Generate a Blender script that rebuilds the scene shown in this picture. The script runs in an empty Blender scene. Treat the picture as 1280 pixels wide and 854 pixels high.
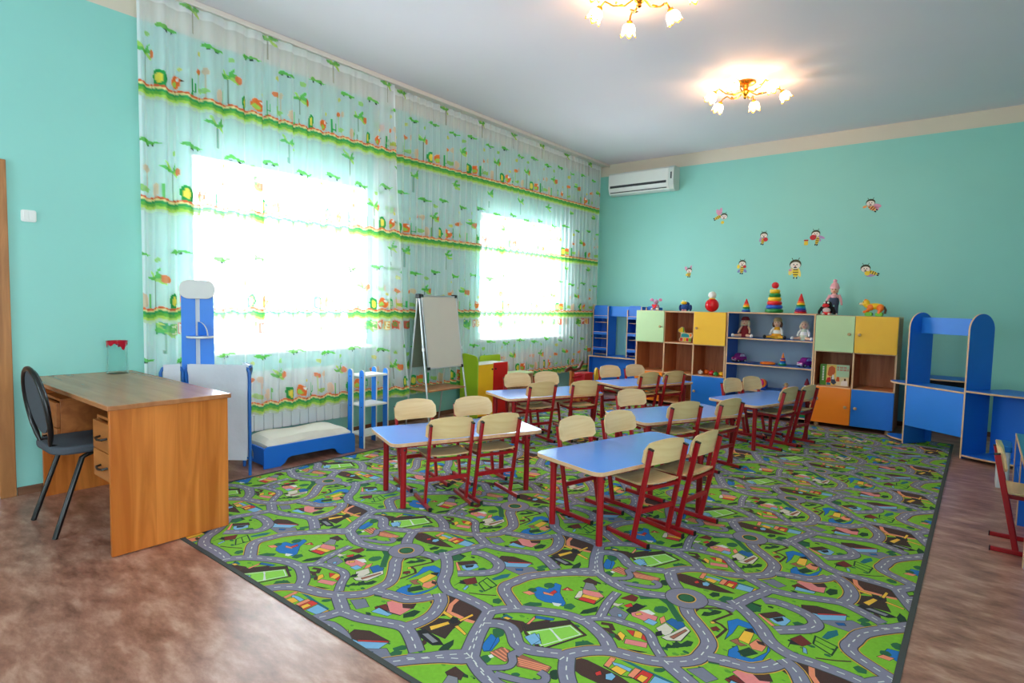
import bpy, bmesh, math, random
import numpy as np
from mathutils import Vector, Matrix
random.seed(7)
rng = np.random.default_rng(7)
SC = bpy.context.scene
COL = SC.collection
PI = math.pi

# ------------------------------------------------------------------ camera, sky, exposure
YAW, PIT, ROL = 0.674, -0.066, -0.022
cam_d = bpy.data.cameras.new('camera')
cam = bpy.data.objects.new('camera', cam_d); COL.objects.link(cam)
cam_d.sensor_fit = 'HORIZONTAL'; cam_d.sensor_width = 36.0; cam_d.lens = 36.0 * 734.95 / 1280.0
cam_d.clip_start = 0.05
Rm = Matrix.Rotation(YAW, 3, 'Z') @ Matrix.Rotation(PIT, 3, 'X') @ Matrix.Rotation(ROL, 3, 'Y')
cx_, cy_, cz_ = Rm.col[0], Rm.col[2], -Rm.col[1]
cam.matrix_world = Matrix(((cx_[0], cy_[0], cz_[0], 4.735), (cx_[1], cy_[1], cz_[1], -7.903),
                           (cx_[2], cy_[2], cz_[2], 1.295), (0, 0, 0, 1)))
SC.camera = cam

SKY = 19.0
world = bpy.data.worlds.new('sky'); SC.world = world; world.use_nodes = True
bg = world.node_tree.nodes['Background']
bg.inputs[0].default_value = (0.82, 0.91, 1.0, 1); bg.inputs[1].default_value = SKY

def portal(name, loc, rot, sx, sy):
    """marks a window opening as the place where sky light enters"""
    l = bpy.data.lights.new(name, 'AREA'); l.shape = 'RECTANGLE'; l.size = sx; l.size_y = sy
    l.cycles.is_portal = True
    o = bpy.data.objects.new(name, l); COL.objects.link(o); o.location = loc; o.rotation_euler = rot
    return o
W1 = (-5.90, -4.28, 0.85, 2.36)      # y0, y1, z0, z1 of the two curtained windows
W2 = (-2.62, -0.92, 0.85, 2.36)
W3 = (-9.3, -7.0, 0.85, 2.45)        # added in the right wall, out of view, to let in fill light
W4 = (0.9, 1.9, 0.85, 2.45)          # unseen opening added in the wall behind the camera for fill light (x0, x1)
RW, FY, H = 6.6, -10.2, 3.392
for n, w in (('portal_near', W1), ('portal_far', W2)):
    portal(n, (-0.30, (w[0]+w[1])/2, (w[2]+w[3])/2), (0, -PI/2, 0), w[3]-w[2], w[1]-w[0])
portal('portal_fill_right', (RW+0.30, (W3[0]+W3[1])/2, (W3[2]+W3[3])/2), (0, PI/2, 0), W3[3]-W3[2], W3[1]-W3[0])
portal('portal_fill_front', ((W4[0]+W4[1])/2, FY-0.30, (W4[2]+W4[3])/2), (PI/2, 0, 0), W4[1]-W4[0], W4[3]-W4[2])

SC.view_settings.view_transform = 'Standard'; SC.view_settings.look = 'None'
SC.view_settings.gamma = 1.0; SC.view_settings.use_curve_mapping = False
SC.view_settings.exposure = 0.20
SC.cycles.max_bounces = 10; SC.cycles.diffuse_bounces = 6; SC.cycles.transparent_max_bounces = 16
SC.cycles.caustics_reflective = False; SC.cycles.caustics_refractive = False
SC.cycles.sample_clamp_indirect = 6.0
SC.cycles.use_denoising = True

# ------------------------------------------------------------------ materials
def lin(c):
    return tuple(((v/255.0)/12.92 if v/255.0 <= 0.04045 else ((v/255.0+0.055)/1.055)**2.4) for v in c[:3])
def rgba(c, k=1.0):
    l = lin(c); return (l[0]*k, l[1]*k, l[2]*k, 1)
MATS = {}
def mat(name, col, rough=0.5, var=0.06, scale=12.0, bump=0.0, bscale=200.0, metal=0.0, spec=0.5, stretch=(1, 1, 1)):
    if name in MATS: return MATS[name]
    m = bpy.data.materials.new(name); m.use_nodes = True; MATS[name] = m
    nt = m.node_tree; b = nt.nodes['Principled BSDF']
    b.inputs['Roughness'].default_value = rough; b.inputs['Metallic'].default_value = metal
    b.inputs['Specular IOR Level'].default_value = spec
    tc = nt.nodes.new('ShaderNodeTexCoord'); mp = nt.nodes.new('ShaderNodeMapping'); mp.inputs['Scale'].default_value = stretch
    nt.links.new(tc.outputs['Object'], mp.inputs['Vector'])
    no = nt.nodes.new('ShaderNodeTexNoise'); no.inputs['Scale'].default_value = scale; no.inputs['Detail'].default_value = 4
    nt.links.new(mp.outputs['Vector'], no.inputs['Vector'])
    mx = nt.nodes.new('ShaderNodeMix'); mx.data_type = 'RGBA'
    mx.inputs['A'].default_value = rgba(col, 1-var); mx.inputs['B'].default_value = rgba(col, 1+var)
    nt.links.new(no.outputs['Fac'], mx.inputs['Factor']); nt.links.new(mx.outputs['Result'], b.inputs['Base Color'])
    if bump:
        n2 = nt.nodes.new('ShaderNodeTexNoise'); n2.inputs['Scale'].default_value = bscale
        nt.links.new(tc.outputs['Object'], n2.inputs['Vector'])
        bp = nt.nodes.new('ShaderNodeBump'); bp.inputs['Strength'].default_value = bump; bp.inputs['Distance'].default_value = 0.01
        nt.links.new(n2.outputs['Fac'], bp.inputs['Height']); nt.links.new(bp.outputs['Normal'], b.inputs['Normal'])
    return m

def wood(name, c1, c2, axis='z', rough=0.4, strip=0.0, sc=9.0, strip_axis='x'):
    """long grain along `axis`; strip > 0 adds boards of that width with their own tone"""
    if name in MATS: return MATS[name]
    m = bpy.data.materials.new(name); m.use_nodes = True; MATS[name] = m
    nt = m.node_tree; N = nt.nodes; L = nt.links; b = N['Principled BSDF']; b.inputs['Roughness'].default_value = rough
    tc = N.new('ShaderNodeTexCoord'); mp = N.new('ShaderNodeMapping')
    s = [sc, sc, sc]; s['xyz'.index(axis)] = sc*0.09; mp.inputs['Scale'].default_value = s
    L.new(tc.outputs['Object'], mp.inputs['Vector'])
    no = N.new('ShaderNodeTexNoise'); no.inputs['Scale'].default_value = 2.2; no.inputs['Detail'].default_value = 7; no.inputs['Distortion'].default_value = 1.1
    L.new(mp.outputs['Vector'], no.inputs['Vector'])
    fac = no.outputs['Fac']
    if strip:
        sx = N.new('ShaderNodeSeparateXYZ'); L.new(tc.outputs['Object'], sx.inputs[0])
        dv = N.new('ShaderNodeMath'); dv.operation = 'DIVIDE'; dv.inputs[1].default_value = strip; L.new(sx.outputs[strip_axis.upper()], dv.inputs[0])
        fl = N.new('ShaderNodeMath'); fl.operation = 'FLOOR'; L.new(dv.outputs[0], fl.inputs[0])
        wn = N.new('ShaderNodeTexWhiteNoise'); wn.noise_dimensions = '1D'; L.new(fl.outputs[0], wn.inputs['W'])
        ad = N.new('ShaderNodeMath'); ad.operation = 'MULTIPLY_ADD'; ad.inputs[1].default_value = 0.45; L.new(wn.outputs['Value'], ad.inputs[0]); 
        sb = N.new('ShaderNodeMath'); sb.operation = 'SUBTRACT'; sb.inputs[1].default_value = 0.22; L.new(fac, sb.inputs[0]); L.new(sb.outputs[0], ad.inputs[2])
        fac = ad.outputs[0]
    cr = N.new('ShaderNodeValToRGB'); cr.color_ramp.elements[0].position = 0.3; cr.color_ramp.elements[1].position = 0.72
    cr.color_ramp.elements[0].color = rgba(c1); cr.color_ramp.elements[1].color = rgba(c2)
    L.new(fac, cr.inputs['Fac']); L.new(cr.outputs['Color'], b.inputs['Base Color'])
    return m

def emat(name, col, strength):
    m = bpy.data.materials.new(name); m.use_nodes = True; MATS[name] = m
    b = m.node_tree.nodes['Principled BSDF']; b.inputs['Base Color'].default_value = (0.9, 0.85, 0.75, 1)
    b.inputs['Emission Color'].default_value = (*col, 1); b.inputs['Emission Strength'].default_value = strength
    return m

def glassmat(name, tint, gloss=0.5):
    m = bpy.data.materials.new(name); m.use_nodes = True; MATS[name] = m
    nt = m.node_tree; nt.nodes.remove(nt.nodes['Principled BSDF']); out = nt.nodes['Material Output']
    t = nt.nodes.new('ShaderNodeBsdfTransparent'); t.inputs[0].default_value = (*tint, 1)
    g = nt.nodes.new('ShaderNodeBsdfGlossy'); g.inputs['Roughness'].default_value = 0.03
    fr = nt.nodes.new('ShaderNodeLayerWeight'); fr.inputs['Blend'].default_value = gloss
    mx = nt.nodes.new('ShaderNodeMixShader'); cl = nt.nodes.new('ShaderNodeMath'); cl.operation = 'MULTIPLY'; cl.inputs[1].default_value = 0.45; nt.links.new(fr.outputs['Fresnel'], cl.inputs[0]); nt.links.new(cl.outputs[0], mx.inputs[0])
    nt.links.new(t.outputs[0], mx.inputs[1]); nt.links.new(g.outputs[0], mx.inputs[2]); nt.links.new(mx.outputs[0], out.inputs[0])
    return m

AQUA = mat('aqua_paint', (146, 211, 200), 0.6, 0.03, 3.0, 0.05, 260)
BAND = mat('cream_paint', (222, 208, 190), 0.7, 0.03, 4.0)
CEIL = mat('ceiling_paint', (228, 218, 224), 0.75, 0.02, 1.5)
WHITE = mat('white_plastic', (232, 232, 228), 0.4, 0.02)
PVC = mat('white_window_frame', (238, 240, 242), 0.35, 0.02)
BLUE = mat('blue_laminate', (20, 108, 208), 0.42, 0.04, 6)
BLUE_L = mat('bright_blue_laminate', (28, 122, 220), 0.42, 0.04, 6)
TABLEBLUE = mat('table_blue_laminate', (98, 153, 244), 0.27, 0.04, 30)
BEECH = wood('beech_edge', (206, 158, 118), (226, 184, 144), 'x', 0.5)
PLY = wood('birch_plywood', (226, 184, 126), (244, 212, 160), 'x', 0.45, sc=7)
PLYEDGE = mat('plywood_edge', (204, 168, 120), 0.6, 0.08, 60)
CARC = wood('cabinet_wood', (164, 92, 50), (198, 122, 74), 'z', 0.5)
CARCX = wood('cabinet_wood_flat', (192, 124, 78), (214, 150, 102), 'x', 0.5)
DESKW = wood('desk_alder', (184, 98, 30), (224, 134, 58), 'z', 0.36, 0.105, 7, 'y')
DESKT = wood('desk_alder_top', (158, 98, 58), (186, 124, 80), 'x', 0.27, 0.0, 6)
DESKD = wood('desk_alder_side', (150, 84, 34), (184, 112, 54), 'x', 0.4, 0.0, 6)
DOORW = wood('door_wood', (150, 96, 48), (188, 128, 72), 'z', 0.45)
BASEW = wood('baseboard_wood', (104, 66, 44), (134, 90, 62), 'y', 0.5)
RED = mat('red_enamel', (158, 16, 26), 0.33, 0.05)
BLACK = mat('black_plastic', (22, 22, 24), 0.45, 0.05)
BLACKM = mat('black_metal', (14, 14, 15), 0.35, 0.04)
ALU = mat('aluminium', (200, 202, 206), 0.35, 0.04, metal=0.7)
GOLD = mat('gold_metal', (212, 150, 52), 0.25, 0.05, metal=1.0)
BRASS = mat('brass_metal', (190, 160, 90), 0.35, 0.05, metal=1.0)
GLASS = glassmat('window_glass', (0.97, 0.985, 0.985), 0.2)

# ------------------------------------------------------------------ mesh helpers
class MB:
    def __init__(s): s.v = []; s.f = []; s.m = []
    def add(s, vs, fs, mi=0):
        k = len(s.v); s.v.extend([tuple(p) for p in vs]); s.f.extend([tuple(i+k for i in f) for f in fs]); s.m.extend([mi]*len(fs)); return s
    def box(s, x0, x1, y0, y1, z0, z1, mi=0):
        return s.add([(x0,y0,z0),(x1,y0,z0),(x1,y1,z0),(x0,y1,z0),(x0,y0,z1),(x1,y0,z1),(x1,y1,z1),(x0,y1,z1)],
                     [(0,3,2,1),(4,5,6,7),(0,1,5,4),(1,2,6,5),(2,3,7,6),(3,0,4,7)], mi)
    def bar(s, a, b, w, h, mi=0, up=(0,0,1)):
        """rectangular bar from a to b, w across, h along `up`"""
        a = Vector(a); b = Vector(b); d = (b-a).normalized(); u = Vector(up)
        r = d.cross(u).normalized(); u = r.cross(d).normalized(); r *= w/2; u *= h/2
        vs = [a-r-u, a+r-u, a+r+u, a-r+u, b-r-u, b+r-u, b+r+u, b-r+u]
        return s.add(vs, [(0,1,2,3),(7,6,5,4),(0,4,5,1),(1,5,6,2),(2,6,7,3),(3,7,4,0)], mi)
    def tube(s, pts, r, n=10, mi=0, cap=True):
        pts = [Vector(p) for p in pts]; rs = r if isinstance(r, (list, tuple)) else [r]*len(pts)
        base = len(s.v); vs = []; fs = []; ref = None
        for i, p in enumerate(pts):
            d = (pts[min(i+1, len(pts)-1)] - pts[max(i-1, 0)]).normalized()
            if ref is None: ref = Vector((0,0,1)) if abs(d.z) < 0.9 else Vector((1,0,0))
            a = d.cross(ref).normalized(); b = a.cross(d).normalized(); ref = b
            for k in range(n):
                t = 2*PI*k/n; vs.append(p + (a*math.cos(t) + b*math.sin(t))*rs[i])
        for i in range(len(pts)-1):
            for k in range(n):
                fs.append((i*n+k, i*n+(k+1)%n, (i+1)*n+(k+1)%n, (i+1)*n+k))
        if cap: fs.append(tuple(range(n))[::-1]); fs.append(tuple((len(pts)-1)*n+k for k in range(n)))
        return s.add(vs, fs, mi)
    def lathe(s, prof, n=20, c=(0,0,0), mi=0, mis=None, ax=None):
        """profile [(r, z)] turned about z through c (or about direction ax)"""
        vs = []; q = Vector((0,0,1)).rotation_difference(Vector(ax)) if ax else None
        for r, z in prof:
            for k in range(n):
                t = 2*PI*k/n; p = Vector((r*math.cos(t), r*math.sin(t), z))
                if q: p = q @ p
                vs.append(p + Vector(c))
        for i in range(len(prof)-1):
            s.add([], [], 0)
        base = len(s.v); s.v.extend([tuple(p) for p in vs])
        for i in range(len(prof)-1):
            for k in range(n):
                s.f.append((base+i*n+k, base+i*n+(k+1)%n, base+(i+1)*n+(k+1)%n, base+(i+1)*n+k)); s.m.append(mis[i] if mis else mi)
        if prof[0][0] > 1e-5: s.f.append(tuple(base+k for k in range(n))[::-1]); s.m.append(mis[0] if mis else mi)
        if prof[-1][0] > 1e-5: s.f.append(tuple(base+(len(prof)-1)*n+k for k in range(n))); s.m.append(mis[-1] if mis else mi)
        return s
    def ball(s, c, r, mi=0, n=14, m=9, rz=0.0):
        rx, ry, rzz = (r, r, r) if not isinstance(r, (tuple, list)) else r
        vs = []; cs, sn = math.cos(rz), math.sin(rz)
        for i in range(m+1):
            ph = PI*i/m
            for k in range(n):
                t = 2*PI*k/n; x, y, z = rx*math.sin(ph)*math.cos(t), ry*math.sin(ph)*math.sin(t), rzz*math.cos(ph)
                vs.append((c[0]+x*cs-y*sn, c[1]+x*sn+y*cs, c[2]+z))
        fs = [((i+1)*n+k, (i+1)*n+(k+1)%n, i*n+(k+1)%n, i*n+k) for i in range(m) for k in range(n)]
        return s.add(vs, fs, mi)
    def prism(s, pts, o, u, v, t, mi=0, mside=None):
        """outline pts (a,b) in plane o + a*u + b*v, thickened by vector t"""
        o, u, v, t = Vector(o), Vector(u), Vector(v), Vector(t); n = len(pts)
        A = [o+u*a+v*b for a, b in pts]; B = [p+t for p in A]
        if (u.cross(v)).dot(t) < 0: A, B = B, A
        k = len(s.v); s.v.extend([tuple(p) for p in A+B])
        area = sum(pts[i][0]*pts[(i+1)%n][1]-pts[(i+1)%n][0]*pts[i][1] for i in range(n))
        idx = list(range(n)) if area > 0 else list(range(n))[::-1]
        s.f.append(tuple(k+i for i in idx[::-1])); s.m.append(mi); s.f.append(tuple(k+n+i for i in idx)); s.m.append(mi)
        for j in range(n):
            a, b = idx[j], idx[(j+1)%n]; s.f.append((k+a, k+b, k+n+b, k+n+a)); s.m.append(mi if mside is None else mside)
        return s
    def build(s, name, mats, parent=None, loc=None, rz=0.0, bevel=0.0, smooth=True, seg=2):
        me = bpy.data.meshes.new(name); me.from_pydata(s.v, [], s.f)
        mats = mats if isinstance(mats, (list, tuple)) else [mats]
        for m in mats: me.materials.append(m)
        me.polygons.foreach_set('material_index', s.m)
        me.update()
        if smooth:
            me.polygons.foreach_set('use_smooth', [True]*len(me.polygons)); me.set_sharp_from_angle(angle=math.radians(38))
        o = bpy.data.objects.new(name, me); COL.objects.link(o)
        if parent: o.parent = parent
        if loc: o.location = loc
        if rz: o.rotation_euler = (0, 0, rz)
        if bevel:
            b = o.modifiers.new('bevel', 'BEVEL'); b.width = bevel; b.segments = seg; b.limit_method = 'ANGLE'; b.angle_limit = math.radians(40)
        return o

def tag(o, label, cat, group=None):
    o['label'] = label; o['category'] = cat
    if group: o['group'] = group
    return o
def thing(name, label, cat, loc=(0,0,0), rz=0.0, group=None):
    o = bpy.data.objects.new(name, None); COL.objects.link(o); o.location = loc; o.rotation_euler = (0, 0, rz)
    o.empty_display_size = 0.05
    return tag(o, label, cat, group)
def struct(o): o['kind'] = 'structure'; return o
def dup(root, loc, rz, label, group=None, name=None):
    r = root.copy(); COL.objects.link(r); r.location = loc; r.rotation_euler = (0, 0, rz); r['label'] = label
    if group: r['group'] = group
    for ch in list(root.children):
        c = ch.copy(); COL.objects.link(c); c.parent = r
        for g in ch.children:
            d = g.copy(); COL.objects.link(d); d.parent = c
    return r
def rrect(w, h, r, n=5, cx=0.0, cy=0.0):
    """rounded rectangle outline, counter-clockwise"""
    out = []
    for sx, sy, a0 in ((1, 1, 0), (-1, 1, PI/2), (-1, -1, PI), (1, -1, 1.5*PI)):
        for k in range(n+1):
            a = a0 + PI/2*k/n; out.append((cx+sx*(w/2-r)+r*math.cos(a), cy+sy*(h/2-r)+r*math.sin(a)))
    return out
def arch(w, h, n=12, base=0.0, x0=0.0):
    """panel outline with a half-round top: width w, total height h"""
    r = w/2; out = [(x0, base), (x0+w, base)]
    for k in range(n+1):
        a = PI*k/n; out.append((x0+r+r*math.cos(a), h-r+r*math.sin(a)))
    return out
X, Y, Z = (1,0,0), (0,1,0), (0,0,1)

# ------------------------------------------------------------------ room shell
BZ = 3.222                                            # lower edge of the cream band
def wall(name, fixed, lo, hi, holes, depth, plane):
    """wall sheet with openings; plane 'x' or 'y' at `fixed`, outward reveals of `depth`"""
    ys = sorted({lo, hi, *[h[0] for h in holes], *[h[1] for h in holes]}); zs = sorted({0, BZ, H, *[h[2] for h in holes], *[h[3] for h in holes]})
    P = (lambda a, z, d=0: (fixed+d, a, z)) if plane == 'x' else (lambda a, z, d=0: (a, fixed+d, z))
    mb = MB()
    for i in range(len(ys)-1):
        for j in range(len(zs)-1):
            ym, zm = (ys[i]+ys[i+1])/2, (zs[j]+zs[j+1])/2
            if any(h[0] < ym < h[1] and h[2] < zm < h[3] for h in holes): continue
            mb.add([P(ys[i], zs[j]), P(ys[i+1], zs[j]), P(ys[i+1], zs[j+1]), P(ys[i], zs[j+1])], [(0,1,2,3)], 1 if zm > BZ else 0)
    for h in holes:
        a, b, c, d = h
        for q in (((a,c),(b,c)), ((b,c),(b,d)), ((b,d),(a,d)), ((a,d),(a,c))):
            mb.add([P(*q[0]), P(*q[1]), P(*q[1], depth), P(*q[0], depth)], [(0,1,2,3)], 2)
    # outer skin so that the wall has its thickness
    for i in range(len(ys)-1):
        for j in range(len(zs)-1):
            ym, zm = (ys[i]+ys[i+1])/2, (zs[j]+zs[j+1])/2
            if any(h[0] < ym < h[1] and h[2] < zm < h[3] for h in holes): continue
            mb.add([P(ys[i], zs[j], depth), P(ys[i+1], zs[j], depth), P(ys[i+1], zs[j+1], depth), P(ys[i], zs[j+1], depth)], [(0,1,2,3)], 2)
    return struct(mb.build(name, [AQUA, BAND, WHITE], smooth=False))
DOOR = (-7.92, -7.075, 0.0, 2.03)
wall('wall_left', 0.0, FY, 0.0, [W1, W2, DOOR], -0.30, 'x')
wall('wall_back', 0.0, 0.0, RW, [], 0.25, 'y')
wall('wall_right', RW, FY, 0.0, [W3], 0.30, 'x')
wall('wall_front', FY, 0.0, RW, [(W4[0], W4[1], W4[2], W4[3])], -0.30, 'y')

# vinyl floor: mottled rose-brown
FLOORM = bpy.data.materials.new('mottled_vinyl'); FLOORM.use_nodes = True
nt = FLOORM.node_tree; N, L = nt.nodes, nt.links; b = N['Principled BSDF']
tc = N.new('ShaderNodeTexCoord'); mp = N.new('ShaderNodeMapping'); mp.inputs['Scale'].default_value = (1.0, 2.4, 1.0); mp.inputs['Rotation'].default_value = (0, 0, 0.5)
L.new(tc.outputs['Object'], mp.inputs['Vector'])
n1 = N.new('ShaderNodeTexNoise'); n1.inputs['Scale'].default_value = 4.6; n1.inputs['Detail'].default_value = 9; n1.inputs['Roughness'].default_value = 0.68; n1.inputs['Distortion'].default_value = 0.12
L.new(mp.outputs['Vector'], n1.inputs['Vector'])
cr = N.new('ShaderNodeValToRGB'); e = cr.color_ramp.elements
e[0].position = 0.30; e[0].color = rgba((106, 66, 52)); e[1].position = 0.72; e[1].color = rgba((202, 164, 144))
q = e.new(0.50); q.color = rgba((160, 113, 95))
L.new(n1.outputs['Fac'], cr.inputs['Fac']); L.new(cr.outputs['Color'], b.inputs['Base Color'])
b.inputs['Roughness'].default_value = 0.33; b.inputs['Specular IOR Level'].default_value = 0.45
struct(MB().add([(0,FY,0),(RW,FY,0),(RW,0,0),(0,0,0)], [(0,1,2,3)]).box(-0.3, RW+0.3, FY-0.3, 0.3, -0.2, -0.002).build('floor', FLOORM, smooth=False))
struct(MB().add([(0,FY,H),(0,0,H),(RW,0,H),(RW,FY,H)], [(0,1,2,3)]).box(-0.3, RW+0.3, FY-0.3, 0.3, H+0.002, H+0.2).build('ceiling', CEIL, smooth=False))
# baseboards
struct(MB().box(0.0, 0.014, -6.99, -0.014, 0.0, 0.052).build('baseboard_left', BASEW, bevel=0.003))
struct(MB().box(0.0, RW, -0.014, 0.0, 0.0, 0.052).build('baseboard_back', wood('baseboard_wood_back', (96, 60, 42), (126, 84, 58), 'x', 0.5), bevel=0.003))

def window(name, plane, w, fixed, mull, transom=None, s=1):
    """window unit set in its opening; s = direction to the outside"""
    root = bpy.data.objects.new(name, None); COL.objects.link(root); struct(root)
    a0, a1, z0, z1 = w; d0, d1 = fixed+s*0.13, fixed+s*0.20; d0, d1 = min(d0, d1), max(d0, d1)
    def bx(mb, y0, y1, zz0, zz1, e=0.0):
        if plane == 'x': mb.box(d0-e, d1+e, y0, y1, zz0, zz1)
        else: mb.box(y0, y1, d0-e, d1+e, zz0, zz1)
    f = MB(); t = 0.065
    bx(f, a0, a1, z0, z0+t); bx(f, a0, a1, z1-t, z1); bx(f, a0, a0+t, z0+t, z1-t); bx(f, a1-t, a1, z0+t, z1-t)
    f.build('window_frame', PVC, root, bevel=0.004)
    m = MB(); bx(m, mull-0.045, mull+0.045, z0+t, z1-t, 0.004); m.build('mullion', PVC, root, bevel=0.004)
    if transom:
        m = MB(); bx(m, transom[0]+t, transom[1]-0.045, transom[2]-0.03, transom[2]+0.03, 0.003); m.build('transom', PVC, root, bevel=0.004)
    dm = (d0+d1)/2
    for k, (p0, p1) in enumerate(((a0+t-0.01, mull-0.04), (mull+0.04, a1-t+0.01))):
        g = MB(); 
        if plane == 'x': g.box(dm-0.002, dm+0.002, p0, p1, z0+t-0.01, z1-t+0.01)
        else: g.box(p0, p1, dm-0.002, dm+0.002, z0+t-0.01, z1-t+0.01)
        g.build('pane', GLASS, root, smooth=False)
    return root
w = window('window_1', 'x', W1, 0.0, -5.30, (W1[0], -5.30, 1.59), -1)
MB().box(-0.13, 0.075, W1[0]-0.05, W1[1]+0.05, W1[2]-0.03, W1[2]+0.002).build('sill', WHITE, w, bevel=0.008)
w = window('window_2', 'x', W2, 0.0, -2.05, (W2[0], -2.05, 1.59), -1)
MB().box(-0.13, 0.075, W2[0]-0.05, W2[1]+0.05, W2[2]-0.03, W2[2]+0.002).build('sill', WHITE, w, bevel=0.008)
window('fill_window_right', 'x', W3, RW, -8.15, None, 1)  # added window, never in view, brightens the curtain wall and desk
window('fill_window_front', 'y', W4, FY, 1.4, None, -1)  # second added window, unseen, gives fill from behind the camera

# door at the far left
d = bpy.data.objects.new('door_1', None); COL.objects.link(d); struct(d)
m = MB(); m.box(-0.02, 0.02, -7.075, -6.994, 0.0, 2.1); m.box(-0.02, 0.02, -8.0, -7.92, 0.0, 2.1); m.box(-0.02, 0.0205, -7.92, -7.075, 2.03, 2.1)
m.build('door_frame', DOORW, d, bevel=0.004)
m = MB(); m.box(-0.05, -0.012, -7.915, -7.08, 0.006, 2.025)
m.build('door_leaf', DOORW, d, bevel=0.003)
m = MB(); m.box(-0.014, 0.0, -7.78, -7.22, 0.25, 0.95); m.box(-0.014, 0.0, -7.78, -7.22, 1.1, 1.88); m.build('door_panel', DOORW, d, bevel=0.006)
for z in (0.27, 1.75):
    MB().tube([(-0.004, -7.078, z), (-0.004, -7.078, z+0.09)], 0.008).build('hinge', BRASS, d)
m = MB(); m.tube([(-0.02, -7.85, 1.02), (0.03, -7.85, 1.02), (0.035, -7.74, 1.02)], 0.009); m.build('door_handle', BRASS, d)

# ------------------------------------------------------------------ radiators behind the curtains
RADW = mat('radiator_white', (226, 228, 228), 0.4, 0.02)
def radiator(y0, y1, label):
    t = thing('radiator', label, 'radiator', (0.0, y0, 0.0), group=None)
    n = int((y1-y0)/0.08); st = (y1-y0)/n
    for k in range(n):
        m = MB(); m.prism(rrect(st*0.94, 0.50, 0.012, 3, st*(k+0.5), 0.43), (0.066, 0, 0), Y, Z, (0.016, 0, 0)); m.box(0.03, 0.066, st*(k+0.44), st*(k+0.56), 0.21, 0.65)
        m.build('section', RADW, t, bevel=0.003)
    MB().tube([(0.048, 0, 0.64), (0.048, y1-y0, 0.64)], 0.014).tube([(0.048, 0, 0.22), (0.048, y1-y0, 0.22)], 0.014).build('header_pipe', RADW, t)
    for yy in (0.1, y1-y0-0.1): MB().box(0.001, 0.035, yy-0.012, yy+0.012, 0.55, 0.60).build('bracket', RADW, t)
    return t
radiator(-5.72, -4.55, 'white sectional radiator behind the toy bed, under the nearer window')
radiator(-2.45, -1.15, 'white sectional radiator behind the curtain under the farther window')

# light switch
t = thing('light_switch', 'white double rocker light switch on the aqua wall beside the door', 'switch', (0.0, -6.889, 1.773))
MB().prism(rrect(0.078, 0.074, 0.012), (0.0, 0, 0), Y, Z, (0.010, 0, 0)).build('plate', WHITE, t, bevel=0.002)
for k in (-1, 1): MB().prism(rrect(0.026, 0.052, 0.004, 3, 0.0145*k), (0.010, 0, 0), Y, Z, (0.005, 0, 0)).build('rocker', WHITE, t, bevel=0.001)

# air conditioner on the end wall
t = thing('air_conditioner', 'white wall mounted air conditioner high in the corner beside the curtain', 'air conditioner', (0.33, 0, 2.885))
prof = [(0, 0.03), (0, 0.325), (-0.17, 0.325), (-0.20, 0.30), (-0.205, 0.10), (-0.17, 0.02), (-0.10, 0.0)]
MB().prism(prof, (0, 0, 0), Y, Z, (0.93, 0, 0)).build('body', WHITE, t, bevel=0.006)
MB().prism([(-0.001, 0.02), (-0.001, 0.33), (-0.172, 0.33), (-0.206, 0.30), (-0.212, 0.10), (-0.172, 0.012), (-0.10, -0.006)], (0.932, 0, 0), Y, Z, (0.075, 0, 0)).build('end_cap', mat('ac_end_cap', (206, 214, 208), 0.45, 0.02), t, bevel=0.006)
DK = mat('vent_dark', (60, 64, 66), 0.5, 0.05)
MB().box(0.03, 0.90, -0.2075, -0.19, 0.105, 0.138).build('air_slot', DK, t)
MB().box(0.03, 0.90, -0.195, -0.165, 0.037, 0.046).build('air_outlet', DK, t)
MB().prism([(-0.198, 0.098), (-0.207, 0.098), (-0.182, 0.05), (-0.174, 0.05)], (0.03, 0, 0), Y, Z, (0.87, 0, 0)).build('louvre', WHITE, t)
MB().box(0.962, 0.98, -0.2135, -0.20, 0.15, 0.24).build('display', DK, t)

# ------------------------------------------------------------------ curtains
def sheer():
    m = bpy.data.materials.new('printed_sheer'); m.use_nodes = True
    nt = m.node_tree; N, L = nt.nodes, nt.links; N.remove(N['Principled BSDF']); out = N['Material Output']
    at = N.new('ShaderNodeAttribute'); at.attribute_name = 'print'
    tr = N.new('ShaderNodeBsdfTransparent'); df = N.new('ShaderNodeBsdfDiffuse'); tl = N.new('ShaderNodeBsdfTranslucent')
    wv = N.new('ShaderNodeTexNoise'); wv.inputs['Scale'].default_value = 30
    L.new(at.outputs['Color'], df.inputs[0]); L.new(at.outputs['Color'], tl.inputs[0])
    m1 = N.new('ShaderNodeMixShader'); m1.inputs[0].default_value = 0.16; L.new(df.outputs[0], m1.inputs[1]); L.new(tl.outputs[0], m1.inputs[2])
    # weave opacity grows where the cloth is seen edge-on (more threads along the sight line)
    lw = N.new('ShaderNodeLayerWeight'); lw.inputs['Blend'].default_value = 0.35
    ma = N.new('ShaderNodeMath'); ma.operation = 'MULTIPLY_ADD'; ma.inputs[1].default_value = 0.35; L.new(lw.outputs['Facing'], ma.inputs[0]); L.new(at.outputs['Alpha'], ma.inputs[2])
    mn = N.new('ShaderNodeMath'); mn.operation = 'MINIMUM'; mn.inputs[1].default_value = 0.975; L.new(ma.outputs[0], mn.inputs[0])
    m2 = N.new('ShaderNodeMixShader'); L.new(mn.outputs[0], m2.inputs[0]); L.new(tr.outputs[0], m2.inputs[1]); L.new(m1.outputs[0], m2.inputs[2])
    L.new(m2.outputs[0], out.inputs[0]); return m
SHEER = sheer()
SHEER_A = 0.36
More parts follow.
